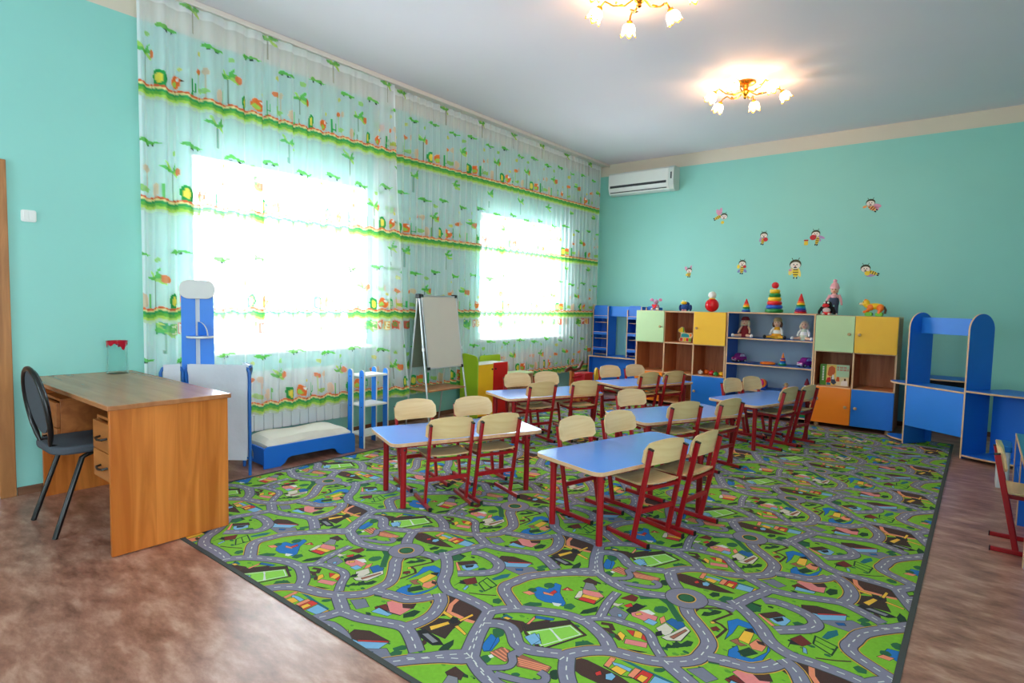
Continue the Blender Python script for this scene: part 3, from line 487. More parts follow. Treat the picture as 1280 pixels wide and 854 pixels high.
RUG_POLYS=[('blue',0,[(3.348,-5.383),(3.325,-5.315),(3.335,-5.29),(3.367,-5.321),(3.385,-5.391),(3.367,-5.412)]),('bush',1,[(3.345,-5.264),(3.355,-5.285),(3.35,-5.303),(3.341,-5.316),(3.325,-5.308),(3.31,-5.296),(3.305,-5.273),(3.304,-5.251),(3.318,-5.245),(3.333,-5.245)]),('brown',0,[(3.414,-5.208),(3.506,-5.032),(3.6,-5.067),(3.526,-5.258)]),('lime',1,[(3.427,-5.209),(3.512,-5.047),(3.587,-5.074),(3.521,-5.242)]),('sky',2,[(3.431,-5.229),(3.452,-5.182),(3.499,-5.232),(3.474,-5.261)]),('brown',0,[(3.356,-5.173),(3.436,-5.05),(3.422,-5.164),(3.401,-5.208)]),('brown',0,[(3.344,-5.591),(3.349,-5.545),(3.4,-5.553),(3.416,-5.588),(3.367,-5.601)]),('grey',1,[(3.363,-5.595),(3.398,-5.584),(3.444,-5.627),(3.389,-5.664)]),('cream',1,[(3.4,-5.752),(3.383,-5.688),(3.396,-5.665),(3.423,-5.732)]),('pink',2,[(3.387,-5.661),(3.463,-5.637),(3.497,-5.658),(3.474,-5.693),(3.409,-5.695)]),('yel',3,[(3.414,-5.698),(3.49,-5.679),(3.489,-5.71),(3.418,-5.724)]),('red',2,[(3.42,-5.726),(3.488,-5.711),(3.495,-5.741),(3.42,-5.754)]),('red',0,[(3.319,-5.731),(3.323,-5.689),(3.365,-5.7)]),('salmon',1,[(3.332,-5.723),(3.324,-5.692),(3.351,-5.71)]),('bush',0,[(3.76,-5.571),(3.762,-5.593),(3.756,-5.614),(3.74,-5.625),(3.724,-5.627),(3.712,-5.613),(3.707,-5.593),(3.716,-5.572),(3.73,-5.558),(3.747,-5.56)]),('bush',5,[(3.816,-5.397),(3.812,-5.431),(3.81,-5.463),(3.786,-5.472),(3.763,-5.481),(3.752,-5.454),(3.74,-5.426),(3.757,-5.4),(3.773,-5.373),(3.795,-5.386)]),('maroon',0,[(3.557,-5.621),(3.579,-5.555),(3.614,-5.562),(3.621,-5.607)]),('red',1,[(3.598,-5.667),(3.613,-5.628),(3.633,-5.649),(3.617,-5.672)]),('black',0,[(3.623,-5.696),(3.631,-5.613),(3.674,-5.613),(3.666,-5.654),(3.653,-5.714)]),('cream',1,[(3.516,-5.678),(3.575,-5.67),(3.59,-5.648),(3.584,-5.692),(3.543,-5.698)]),('pink',1,[(3.65,-5.7),(3.679,-5.652),(3.751,-5.657),(3.762,-5.713),(3.728,-5.724),(3.664,-5.721)]),('sky',2,[(3.722,-5.733),(3.727,-5.694),(3.769,-5.696),(3.766,-5.732)]),('white',2,[(3.669,-5.661),(3.696,-5.629),(3.733,-5.641),(3.725,-5.661)]),('yel',2,[(3.666,-5.696),(3.68,-5.675),(3.694,-5.683),(3.677,-5.706)]),('parking',0,[(3.569,-5.759),(3.572,-5.698),(3.647,-5.716),(3.656,-5.772),(3.613,-5.785)]),('sky',1,[(3.612,-5.75),(3.623,-5.737),(3.637,-5.753),(3.625,-5.764)]),('roof',0,[(3.79,-5.671),(3.799,-5.628),(3.849,-5.628),(3.868,-5.652),(3.855,-5.697)]),('cream',1,[(3.781,-5.742),(3.795,-5.679),(3.841,-5.705),(3.846,-5.772),(3.806,-5.761)]),('cream',2,[(3.825,-5.79),(3.843,-5.744),(3.867,-5.649),(3.897,-5.671),(3.896,-5.764),(3.853,-5.794)]),('tan',3,[(3.85,-5.766),(3.876,-5.671),(3.886,-5.677),(3.868,-5.771)]),('salmon',2,[(3.761,-5.664),(3.767,-5.632),(3.792,-5.669),(3.785,-5.702)]),('black',3,[(3.794,-5.772),(3.806,-5.747),(3.824,-5.774),(3.808,-5.795)]),('yel',1,[(3.683,-5.882),(3.684,-5.857),(3.713,-5.87),(3.724,-5.914)]),('red',1,[(3.696,-5.832),(3.726,-5.816),(3.74,-5.858)]),('yel',1,[(3.726,-5.816),(3.756,-5.802),(3.771,-5.851),(3.74,-5.858)]),('red',1,[(3.756,-5.802),(3.8,-5.853),(3.771,-5.851)]),('pink',2,[(3.724,-5.891),(3.802,-5.86),(3.815,-5.894),(3.735,-5.923)]),('black',0,[(3.731,-5.974),(3.777,-5.94),(3.829,-5.918),(3.785,-5.956),(3.742,-5.983)]),('bush',0,[(3.682,-5.9),(3.689,-5.911),(3.68,-5.923),(3.671,-5.936),(3.659,-5.933),(3.647,-5.93),(3.649,-5.915),(3.651,-5.9),(3.664,-5.895),(3.676,-5.888)]),('pine',0,[(3.867,-5.853),(3.861,-5.812),(3.88,-5.815),(3.881,-5.774),(3.903,-5.782),(3.912,-5.743),(3.935,-5.737),(3.939,-5.771),(3.9,-5.818)]),('pine',0,[(3.884,-5.526),(3.882,-5.487),(3.904,-5.476),(3.911,-5.44),(3.942,-5.435),(3.939,-5.462),(3.906,-5.515)]),('maroon',0,[(3.948,-5.594),(3.963,-5.567),(3.987,-5.583),(3.966,-5.611)]),('yel',2,[(3.929,-5.55),(3.94,-5.538),(3.955,-5.546),(3.942,-5.561)]),('brown',0,[(3.63,-6.152),(3.632,-6.119),(3.683,-6.106),(3.736,-6.108),(3.812,-6.112),(3.872,-6.126),(3.93,-6.139),(3.867,-6.172),(3.78,-6.194),(3.714,-6.196),(3.659,-6.181)]),('salmon',1,[(3.744,-6.095),(3.738,-6.034),(3.759,-6.029),(3.765,-6.093)]),('yel',2,[(3.773,-6.097),(3.78,-6.065),(3.824,-6.068),(3.82,-6.105)]),('sky',1,[(3.757,-6.057),(3.789,-6.047),(3.833,-6.046),(3.834,-6.068),(3.77,-6.07)]),('salmon',1,[(3.837,-6.091),(3.837,-6.033),(3.861,-6.031),(3.86,-6.091)]),('red',2,[(3.86,-6.091),(3.864,-6.028),(3.905,-6.026),(3.909,-6.096)]),('yel',3,[(3.87,-6.087),(3.872,-6.055),(3.899,-6.054),(3.896,-6.093)]),('sky',2,[(3.914,-6.09),(3.911,-6.031),(3.979,-6.029),(3.98,-6.081)]),('yel',2,[(3.98,-6.081),(3.98,-6.031),(3.994,-6.031),(3.994,-6.082)]),('red',2,[(3.742,-6.152),(3.751,-6.128),(3.767,-6.145),(3.755,-6.164)]),('sky',2,[(3.809,-6.123),(3.809,-6.137),(3.809,-6.151),(3.799,-6.155),(3.788,-6.159),(3.782,-6.147),(3.775,-6.135),(3.782,-6.124),(3.788,-6.113),(3.799,-6.118)]),('bush',0,[(3.941,-5.299),(3.948,-5.319),(3.935,-5.338),(3.921,-5.358),(3.907,-5.35),(3.891,-5.343),(3.895,-5.318),(3.899,-5.293),(3.917,-5.286),(3.935,-5.279)]),('pine',0,[(3.881,-5.295),(3.887,-5.31),(3.876,-5.324),(3.867,-5.339),(3.856,-5.333),(3.844,-5.328),(3.847,-5.309),(3.849,-5.291),(3.863,-5.286),(3.876,-5.28)]),('bush',0,[(3.927,-5.973),(3.926,-5.984),(3.921,-5.996),(3.91,-6.004),(3.899,-6.008),(3.894,-6.002),(3.892,-5.993),(3.9,-5.981),(3.91,-5.971),(3.92,-5.97)]),('blue',0,[(3.212,-5.815),(3.221,-5.774),(3.267,-5.766),(3.259,-5.692),(3.292,-5.693),(3.327,-5.756),(3.398,-5.816),(3.405,-5.847),(3.36,-5.852),(3.323,-5.868),(3.28,-5.866),(3.236,-5.835)]),('salmon',1,[(3.263,-5.799),(3.314,-5.785),(3.321,-5.801),(3.279,-5.813)]),('red',2,[(3.293,-5.793),(3.294,-5.75),(3.315,-5.759),(3.313,-5.79)]),('bush',1,[(3.271,-5.715),(3.276,-5.731),(3.273,-5.748),(3.26,-5.757),(3.245,-5.759),(3.233,-5.748),(3.226,-5.733),(3.232,-5.717),(3.243,-5.705),(3.258,-5.706)]),('bush',0,[(3.325,-5.894),(3.333,-5.903),(3.315,-5.923),(3.299,-5.943),(3.281,-5.945),(3.263,-5.948),(3.269,-5.929),(3.274,-5.91),(3.296,-5.897),(3.318,-5.882)]),('bush',1,[(3.446,-5.812),(3.446,-5.829),(3.446,-5.847),(3.432,-5.853),(3.417,-5.858),(3.408,-5.845),(3.399,-5.831),(3.407,-5.816),(3.416,-5.802),(3.431,-5.806)]),('bush',1,[(3.234,-5.805),(3.24,-5.816),(3.235,-5.829),(3.226,-5.838),(3.214,-5.838),(3.203,-5.832),(3.2,-5.82),(3.202,-5.807),(3.213,-5.799),(3.225,-5.797)]),('white',2,[(3.349,-5.85),(3.388,-5.833),(3.39,-5.86),(3.37,-5.866)]),('salmon',1,[(3.195,-5.864),(3.213,-5.833),(3.25,-5.834),(3.237,-5.864)]),('pine',0,[(3.49,-5.853),(3.485,-5.816),(3.504,-5.778),(3.518,-5.745),(3.536,-5.788),(3.515,-5.828)]),('brown',1,[(2.764,-5.836),(2.817,-5.768),(2.857,-5.783),(2.802,-5.852)]),('sky',1,[(2.808,-5.849),(2.851,-5.788),(2.884,-5.805),(2.875,-5.872),(2.835,-5.87)]),('salmon',2,[(2.763,-5.844),(2.766,-5.834),(2.858,-5.9),(2.853,-5.921)]),('bush',0,[(2.759,-5.777),(2.762,-5.798),(2.767,-5.82),(2.747,-5.827),(2.728,-5.835),(2.713,-5.818),(2.695,-5.801),(2.705,-5.783),(2.714,-5.765),(2.737,-5.771)]),('black',2,[(2.821,-5.838),(2.849,-5.802),(2.86,-5.826),(2.843,-5.852)]),('bush',0,[(2.932,-5.796),(2.931,-5.808),(2.93,-5.82),(2.918,-5.827),(2.905,-5.834),(2.898,-5.825),(2.891,-5.818),(2.899,-5.806),(2.907,-5.794),(2.919,-5.795)]),('brown',1,[(2.905,-5.707),(2.885,-5.633),(2.939,-5.6),(3.057,-5.595),(2.956,-5.67)]),('sky',2,[(2.897,-5.718),(2.9,-5.687),(2.958,-5.673),(3.056,-5.605),(3.06,-5.654),(2.964,-5.728)]),('parking',0,[(2.958,-5.733),(3.08,-5.632),(3.14,-5.656),(3.108,-5.741)]),('roof',1,[(3.028,-5.7),(3.058,-5.678),(3.069,-5.697),(3.044,-5.714)]),('yel',2,[(2.853,-5.694),(2.869,-5.65),(2.903,-5.673),(2.891,-5.7)]),('red',3,[(2.954,-5.668),(3.05,-5.597),(3.056,-5.605),(2.961,-5.676)]),('bush',0,[(3.146,-5.618),(3.154,-5.629),(3.146,-5.642),(3.138,-5.655),(3.125,-5.651),(3.112,-5.648),(3.112,-5.633),(3.112,-5.618),(3.125,-5.612),(3.138,-5.606)]),('maroon',1,[(2.915,-5.954),(2.941,-5.895),(2.989,-5.933),(2.963,-5.979)]),('black',0,[(2.924,-6.02),(2.92,-5.954),(2.959,-5.975),(2.924,-5.99)]),('sky',2,[(2.976,-6.018),(2.967,-5.978),(2.981,-5.983),(2.992,-6.019)]),('bush',0,[(3.18,-5.982),(3.182,-5.997),(3.183,-6.012),(3.171,-6.017),(3.158,-6.021),(3.147,-6.01),(3.138,-5.998),(3.144,-5.986),(3.151,-5.974),(3.166,-5.978)]),('teal',0,[(3.009,-5.859),(3.019,-5.794),(3.046,-5.756),(3.058,-5.796),(3.029,-5.862)]),('brown',0,[(2.908,-6.173),(2.931,-6.114),(3.015,-6.094),(3.161,-6.098),(3.21,-6.187),(3.16,-6.19),(3.098,-6.197),(3.05,-6.27),(2.985,-6.21)]),('dkbrown',2,[(3.063,-6.365),(3.055,-6.27),(3.162,-6.208),(3.173,-6.284),(3.196,-6.348),(3.125,-6.354)]),('yel',3,[(3.013,-6.219),(3.021,-6.202),(3.107,-6.21),(3.112,-6.229)]),('yel',3,[(3.144,-6.216),(3.153,-6.145),(3.166,-6.153),(3.157,-6.223)]),('yel',3,[(3.088,-6.328),(3.118,-6.253),(3.137,-6.261),(3.113,-6.343)]),('yel',3,[(3.163,-6.263),(3.168,-6.247),(3.236,-6.269),(3.237,-6.282)]),('black',4,[(3.142,-6.221),(3.154,-6.233),(3.149,-6.243),(3.145,-6.254),(3.13,-6.249),(3.116,-6.244),(3.112,-6.23),(3.107,-6.216),(3.119,-6.213),(3.131,-6.209)]),('black',3,[(3.072,-6.386),(3.088,-6.352),(3.177,-6.362),(3.221,-6.38),(3.191,-6.409),(3.117,-6.403)]),('grey',4,[(3.104,-6.383),(3.119,-6.364),(3.191,-6.377),(3.181,-6.399)]),('pine',0,[(3.228,-6.417),(3.219,-6.379),(3.225,-6.328),(3.247,-6.355),(3.259,-6.399)]),('brown',2,[(3.153,-6.459),(3.143,-6.418),(3.135,-6.395),(3.164,-6.413),(3.17,-6.458)]),('brown',0,[(3.374,-6.092),(3.484,-5.921),(3.598,-5.97),(3.509,-6.168),(3.41,-6.122)]),('lime',1,[(3.403,-6.103),(3.508,-5.946),(3.582,-5.977),(3.504,-6.149)]),('sky',2,[(3.419,-6.138),(3.433,-6.089),(3.479,-6.115),(3.474,-6.165)]),('dkbrown',2,[(3.362,-6.072),(3.484,-5.921),(3.503,-5.938),(3.399,-6.1)]),('brown',0,[(3.233,-6.123),(3.258,-6.091),(3.348,-6.054),(3.373,-6.063),(3.393,-6.122),(3.334,-6.097)]),('roof',2,[(3.358,-5.983),(3.432,-5.951),(3.437,-5.969),(3.371,-6.001)]),('salmon',3,[(3.369,-6.062),(3.358,-5.988),(3.373,-6.005),(3.379,-6.053)]),('bush',0,[(3.651,-6.001),(3.646,-6.021),(3.642,-6.04),(3.622,-6.05),(3.603,-6.062),(3.596,-6.049),(3.587,-6.037),(3.602,-6.018),(3.617,-5.999),(3.634,-6.001)]),('teal',1,[(3.261,-6.096),(3.259,-6.053),(3.301,-6.057),(3.293,-6.084)]),('yel',2,[(3.266,-6.087),(3.273,-6.07),(3.299,-6.067),(3.293,-6.084)]),('blue',0,[(3.331,-6.289),(3.307,-6.207),(3.336,-6.204),(3.348,-6.228),(3.375,-6.293),(3.36,-6.312)]),('bush',1,[(3.331,-6.165),(3.335,-6.181),(3.338,-6.196),(3.326,-6.2),(3.314,-6.204),(3.302,-6.191),(3.291,-6.177),(3.296,-6.165),(3.302,-6.153),(3.317,-6.159)]),('tan',0,[(3.383,-6.305),(3.394,-6.246),(3.43,-6.243),(3.469,-6.291),(3.462,-6.311)]),('tan',0,[(3.479,-6.269),(3.481,-6.235),(3.608,-6.225),(3.614,-6.256),(3.582,-6.278),(3.512,-6.303)]),('pine',0,[(3.656,-6.24),(3.662,-6.257),(3.661,-6.273),(3.651,-6.279),(3.638,-6.278),(3.626,-6.266),(3.618,-6.249),(3.621,-6.235),(3.629,-6.226),(3.643,-6.23)]),('bush',0,[(3.414,-6.328),(3.418,-6.342),(3.418,-6.356),(3.407,-6.362),(3.395,-6.364),(3.383,-6.354),(3.375,-6.342),(3.379,-6.329),(3.387,-6.319),(3.401,-6.322)]),('white',1,[(3.391,-6.321),(3.396,-6.306),(3.414,-6.313),(3.408,-6.328)]),('bush',0,[(3.55,-6.332),(3.551,-6.34),(3.548,-6.348),(3.54,-6.354),(3.531,-6.357),(3.525,-6.353),(3.522,-6.346),(3.526,-6.337),(3.533,-6.33),(3.542,-6.329)]),('blue',0,[(3.984,-5.497),(4.01,-5.45),(4.071,-5.455),(4.113,-5.5),(4.114,-5.527),(4.078,-5.5),(4.029,-5.499),(4.031,-5.575),(4.022,-5.643),(4.013,-5.568)]),('blue',0,[(4.057,-5.699),(4.072,-5.648),(4.105,-5.708),(4.144,-5.701),(4.173,-5.622),(4.164,-5.571),(4.18,-5.599),(4.175,-5.687),(4.146,-5.728),(4.093,-5.745),(4.067,-5.74)]),('yel',1,[(4.061,-5.605),(4.06,-5.525),(4.097,-5.518),(4.105,-5.611)]),('salmon',1,[(4.105,-5.611),(4.118,-5.55),(4.161,-5.573),(4.159,-5.629),(4.124,-5.636)]),('pine',1,[(4.085,-5.688),(4.111,-5.631),(4.152,-5.651),(4.117,-5.71)]),('tan',2,[(4.039,-5.636),(4.058,-5.598),(4.072,-5.622),(4.103,-5.624),(4.085,-5.646)]),('black',1,[(4.057,-5.515),(4.08,-5.486),(4.099,-5.517),(4.066,-5.523)]),('dkbrown',3,[(4.119,-5.567),(4.141,-5.563),(4.16,-5.582),(4.133,-5.584)]),('pink',1,[(4.115,-4.928),(4.139,-4.87),(4.237,-4.896),(4.241,-4.96),(4.189,-4.973)]),('brown',2,[(4.146,-4.868),(4.22,-4.853),(4.243,-4.891),(4.205,-4.914)]),('sky',2,[(4.128,-4.977),(4.21,-4.97),(4.208,-4.999),(4.129,-5.021)]),('pine',0,[(4.287,-4.907),(4.291,-4.93),(4.279,-4.948),(4.267,-4.967),(4.255,-4.956),(4.243,-4.946),(4.248,-4.92),(4.253,-4.894),(4.268,-4.889),(4.283,-4.884)]),('parking',0,[(3.985,-5.02),(4.025,-4.97),(4.092,-5.001),(4.067,-5.049)]),('maroon',0,[(4.109,-4.987),(4.126,-4.94),(4.188,-4.969),(4.132,-4.998)]),('bush',0,[(4.439,-5.094),(4.44,-5.108),(4.428,-5.123),(4.416,-5.138),(4.406,-5.135),(4.397,-5.131),(4.403,-5.113),(4.409,-5.095),(4.423,-5.087),(4.437,-5.081)]),('pine',0,[(4.006,-5.349),(4.015,-5.268),(4.057,-5.269),(4.054,-5.343),(4.023,-5.361)])]
RUG_LINES=[('white',0.006,2,[(3.473,-5.127),(3.543,-5.17)]),('black',0.006,4,[(3.402,-5.754),(3.421,-5.757),(3.497,-5.744),(3.499,-5.66)]),('bush',0.03,1,[(3.618,-5.558),(3.684,-5.495),(3.743,-5.523),(3.797,-5.585),(3.839,-5.628)]),('black',0.005,3,[(3.826,-5.791),(3.853,-5.795),(3.896,-5.765),(3.897,-5.671)]),('brown',0.02,0,[(3.603,-5.893),(3.637,-5.879),(3.682,-5.897),(3.715,-5.91)]),('brown',0.02,1,[(3.595,-5.855),(3.63,-5.84),(3.653,-5.864),(3.632,-5.883)]),('brown',0.012,1,[(3.869,-5.539),(3.852,-5.513),(3.855,-5.477),(3.902,-5.431),(3.946,-5.409),(3.979,-5.428),(3.952,-5.499),(3.939,-5.534),(3.973,-5.542),(4.002,-5.563),(3.996,-5.626),(3.99,-5.659)]),('teal',0.014,1,[(3.751,-6.017),(3.874,-6.025),(3.978,-6.027)]),('black',0.006,3,[(3.745,-6.097),(3.821,-6.107),(3.861,-6.092),(3.91,-6.098)]),('pine',0.007,1,[(2.993,-5.929),(2.988,-5.864),(3.07,-5.891),(3.064,-5.967),(2.993,-5.929)]),('pine',0.005,1,[(2.991,-5.898),(3.066,-5.927)]),('brown',0.008,1,[(3.021,-6.026),(3.08,-5.996),(3.128,-5.963)]),('salmon',0.02,1,[(3.021,-6.092),(3.035,-6.15),(3.069,-6.2),(3.108,-6.197),(3.167,-6.197),(3.202,-6.189)]),('white',0.006,2,[(3.458,-6.025),(3.544,-6.065)]),('white',0.004,2,[(3.412,-6.102),(3.51,-5.955),(3.575,-5.98),(3.503,-6.141),(3.412,-6.102)]),('salmon',0.007,1,[(3.385,-6.298),(3.461,-6.305)]),('salmon',0.007,1,[(3.482,-6.264),(3.601,-6.23)]),('salmon',0.007,1,[(3.392,-6.281),(3.455,-6.29)]),('salmon',0.007,1,[(3.492,-6.273),(3.602,-6.24)]),('salmon',0.007,1,[(3.398,-6.264),(3.449,-6.276)]),('salmon',0.007,1,[(3.502,-6.281),(3.602,-6.25)]),('salmon',0.007,1,[(3.405,-6.246),(3.443,-6.261)]),('salmon',0.007,1,[(3.512,-6.289),(3.603,-6.26)]),('black',0.006,3,[(4.11,-4.976),(4.19,-4.978),(4.244,-4.961)]),('bush',0.02,1,[(4.028,-4.923),(4.094,-4.894)])]
RUG_ROUND=(3.781,-5.429)

pb = bmesh.new(); LZ = 0.00012
def rpoly(pts, z, k):
    try: f = pb.faces.new([pb.verts.new((x, y, z)) for x, y in pts]); f.material_index = RK.index(k)
    except ValueError: pass
def strip(pts, w, z, k):
    n = len(pts); P = [Vector(p) for p in pts]; off = []
    for i in range(n):
        d0 = (P[i]-P[i-1]).normalized() if i else None; d1 = (P[i+1]-P[i]).normalized() if i < n-1 else None
        d = ((d0 or d1)+(d1 or d0)).normalized(); nn = Vector((-d.y, d.x)); c = max(0.5, abs(nn.dot(Vector((-(d1 or d0).y, (d1 or d0).x)))))
        off.append(nn*(w/2)/c)
    vs = [(pb.verts.new((*(p+o), z)), pb.verts.new((*(p-o), z))) for p, o in zip(P, off)]
    for i in range(n-1):
        f = pb.faces.new([vs[i][1], vs[i+1][1], vs[i+1][0], vs[i][0]]); f.material_index = RK.index(k)
def smooth_line(pts):
    P = [Vector(p) for p in pts]; out = [P[0]]
    for i in range(len(P)-1):
        a, b, c, d = P[max(i-1, 0)], P[i], P[i+1], P[min(i+2, len(P)-1)]
        for t in ((0.33, 0.66, 1.0) if (c-b).length > 0.03 else (1.0,)):
            out.append(0.5*((2*b)+(c-a)*t+(2*a-5*b+4*c-d)*t*t+(3*b-a-3*c+d)*t**3))
    return out
def dashes(pts, z):
    P = smooth_line(pts); acc = 0.0; seg = []
    for i in range(len(P)-1):
        a, b = P[i], P[i+1]; l = (b-a).length; s = 0.0
        while s < l:
            on = (acc % 0.052) < 0.026; nx = min(l-s, (0.026-(acc % 0.026)) or 0.026)+1e-5
            if on: strip([a+(b-a)*(s/l), a+(b-a)*(min(l, s+nx)/l)], 0.0045, z, 'white')
            s += nx; acc += nx
RWD = 0.056
GREENS = ('bush', 'pine', 'lime', 'white', 'teal')
rr_ = random.Random(5)
TUFTS = [(3.0+1.302*rr_.random(), -6.1+0.9*rr_.random(), rr_.choice((0.004, 0.006, 0.009, 0.014)), rr_.choice(('bush', 'bush', 'pine', 'dkgrass', 'dkgrass'))) for _ in range(170)]
SM = [(w, ye, smooth_line(p)) for w, ye, p in RUG_ROADS]
bb = lambda pts: (min(p[0] for p in pts), max(p[0] for p in pts), min(p[1] for p in pts), max(p[1] for p in pts))
for i in range(-3, 4):
    for j in range(-8, 9):
        dx, dy = 1.302*i + 0.003*j, 0.487*i + 0.9005*j; inst = (i % 2)*3 + (j % 3)
        def inside(pts): b = bb(pts); return b[1]+dx > RX0 and b[0]+dx < RX1 and b[3]+dy > RY0 and b[2]+dy < RY1
        T = lambda pts: [(p[0]+dx, p[1]+dy) for p in pts]
        for n_, (w, ye, p) in enumerate(SM):          # every strip gets its own height: coincident faces would shade black
            if not inside(p): continue
            q = T(p); ww = RWD*w; e_ = (inst*len(SM)+n_)*4e-6
            if ye: strip(q, ww+0.016, RP+0.00072+e_*0.1, 'yedge')
            strip(q, ww+0.0085, RP+0.00082+e_, 'edge'); strip(q, ww, RP+0.00142+e_, 'road')
            if w > 0.6: dashes(q, RP+0.00202+e_*0.5)
        cpt = RUG_ROUND
        if inside([(cpt[0]-.1, cpt[1]-.1), (cpt[0]+.1, cpt[1]+.1)]):
            for r, k, z in ((0.094, 'edge', 0), (0.090, 'road', 1), (0.042, 'yedge', 2), (0.037, 'pine', 3), (0.03, 'bush', 4)):
                rpoly([(cpt[0]+dx+r*math.cos(t*PI/10), cpt[1]+dy+r*math.sin(t*PI/10)) for t in range(20)], RP+0.00235+z*4e-5, k)
        for n_, (k, l, p) in enumerate(RUG_POLYS):
            if inside(p):
                q = T(p); rpoly(q, RP+3e-5+1.1e-4*l+(n_ % 20)*5e-6, k)
                if k not in GREENS:                   # the drawn outline of the motif
                    for a_ in range(len(q)):
                        u_, w_ = Vector(q[a_]), Vector(q[(a_+1) % len(q)])
                        if (u_-w_).length > 0.006: strip([u_, w_], 0.0022, RP+3.4e-5+1.1e-4*l+(n_ % 20)*5e-6+2e-7*a_, 'black')
        for n_, (tx, ty, tr, tk) in enumerate(TUFTS):
            if RX0 < tx+dx < RX1 and RY0 < ty+dy < RY1: rpoly([(tx+dx+tr*math.cos(t*1.26+n_)*(1+.35*(t % 2)), ty+dy+tr*.7*math.sin(t*1.26+n_)) for t in range(5)], RP+1.2e-5+1e-7*(n_ % 50), tk)
        for n_, (k, wd, l, p) in enumerate(RUG_LINES):
            if inside(p): strip(T(p), wd, RP+3e-5+1.1e-4*l+(n_ % 12)*5e-6+2e-6, k)
for co, no in (((RX0+.022, 0, 0), (-1, 0, 0)), ((RX1-.022, 0, 0), (1, 0, 0)), ((0, RY0+.022, 0), (0, -1, 0)), ((0, RY1-.022, 0), (0, 1, 0))):
    bmesh.ops.bisect_plane(pb, geom=pb.verts[:]+pb.edges[:]+pb.faces[:], plane_co=co, plane_no=no, clear_outer=True)
pb.normal_update()
for f in pb.faces:
    if f.normal.z < 0: f.normal_flip()
me = bpy.data.meshes.new('street_print'); pb.to_mesh(me); pb.free()
for m_ in rm: me.materials.append(m_)
o = bpy.data.objects.new('street_print', me); COL.objects.link(o); o.parent = rug; o['kind'] = 'stuff'

# ------------------------------------------------------------------ children's tables
def make_table(loc, rz, label):
    t = thing('nursery_table', label, 'table', loc, rz, "children's tables on the rug")
    o = MB().prism(rrect(0.528, 1.066, 0.055), (0, 0, 0.401), X, Y, (0, 0, 0.024), 0, 1).build('tabletop', [TABLEBLUE, BEECH], t, bevel=0.003)
    for sx in (-1, 1):
        for sy in (-1, 1):
            lg = MB().tube([(sx*0.191, sy*0.439, 0.0), (sx*0.191, sy*0.439, 0.40)], 0.0185, 14).build('leg', RED, t)
            MB().tube([(sx*0.191, sy*0.439, 0.345), (sx*0.191, sy*0.439, 0.39)], 0.023, 14).build('collar', RED, lg)
            MB().ball((sx*0.191+0.026*sx, sy*0.439, 0.368), 0.007, 0, 8, 6).build('clamp_screw', BLACK, lg)
    for sy in (-1, 1): MB().bar((-0.19, sy*0.439, 0.382), (0.19, sy*0.439, 0.382), 0.02, 0.03).build('end_rail', RED, t)
    for sx in (-1, 1): MB().bar((sx*0.17, -0.44, 0.386), (sx*0.17, 0.44, 0.386), 0.02, 0.026).build('long_rail', RED, t)
    return t
TB = {'T1': (3.120, -4.720, 0.248, 'blue topped red legged child table nearest the camera, on the right'),
      'T2': (1.982, -5.031, 0.408, 'blue topped red legged child table beside the toy bed'),
      'T3': (2.818, -3.339, 0.425, 'blue topped red legged child table set with only three chairs'),
      'T4': (1.427, -3.231, 0.413, 'blue topped red legged child table beside the yellow and red play unit'),
      'T5': (1.745, -1.728, 0.395, 'blue topped red legged child table in front of the left toy cupboard'),
      'T6': (3.121, -1.935, 0.293, 'blue topped red legged child table in front of the blue shelf with dolls')}
tab0 = None
for k, (x, y, a, lab) in TB.items():
    if tab0 is None: tab0 = make_table((x, y, RT), -a, lab)
    else: dup(tab0, (x, y, RT), -a, lab)

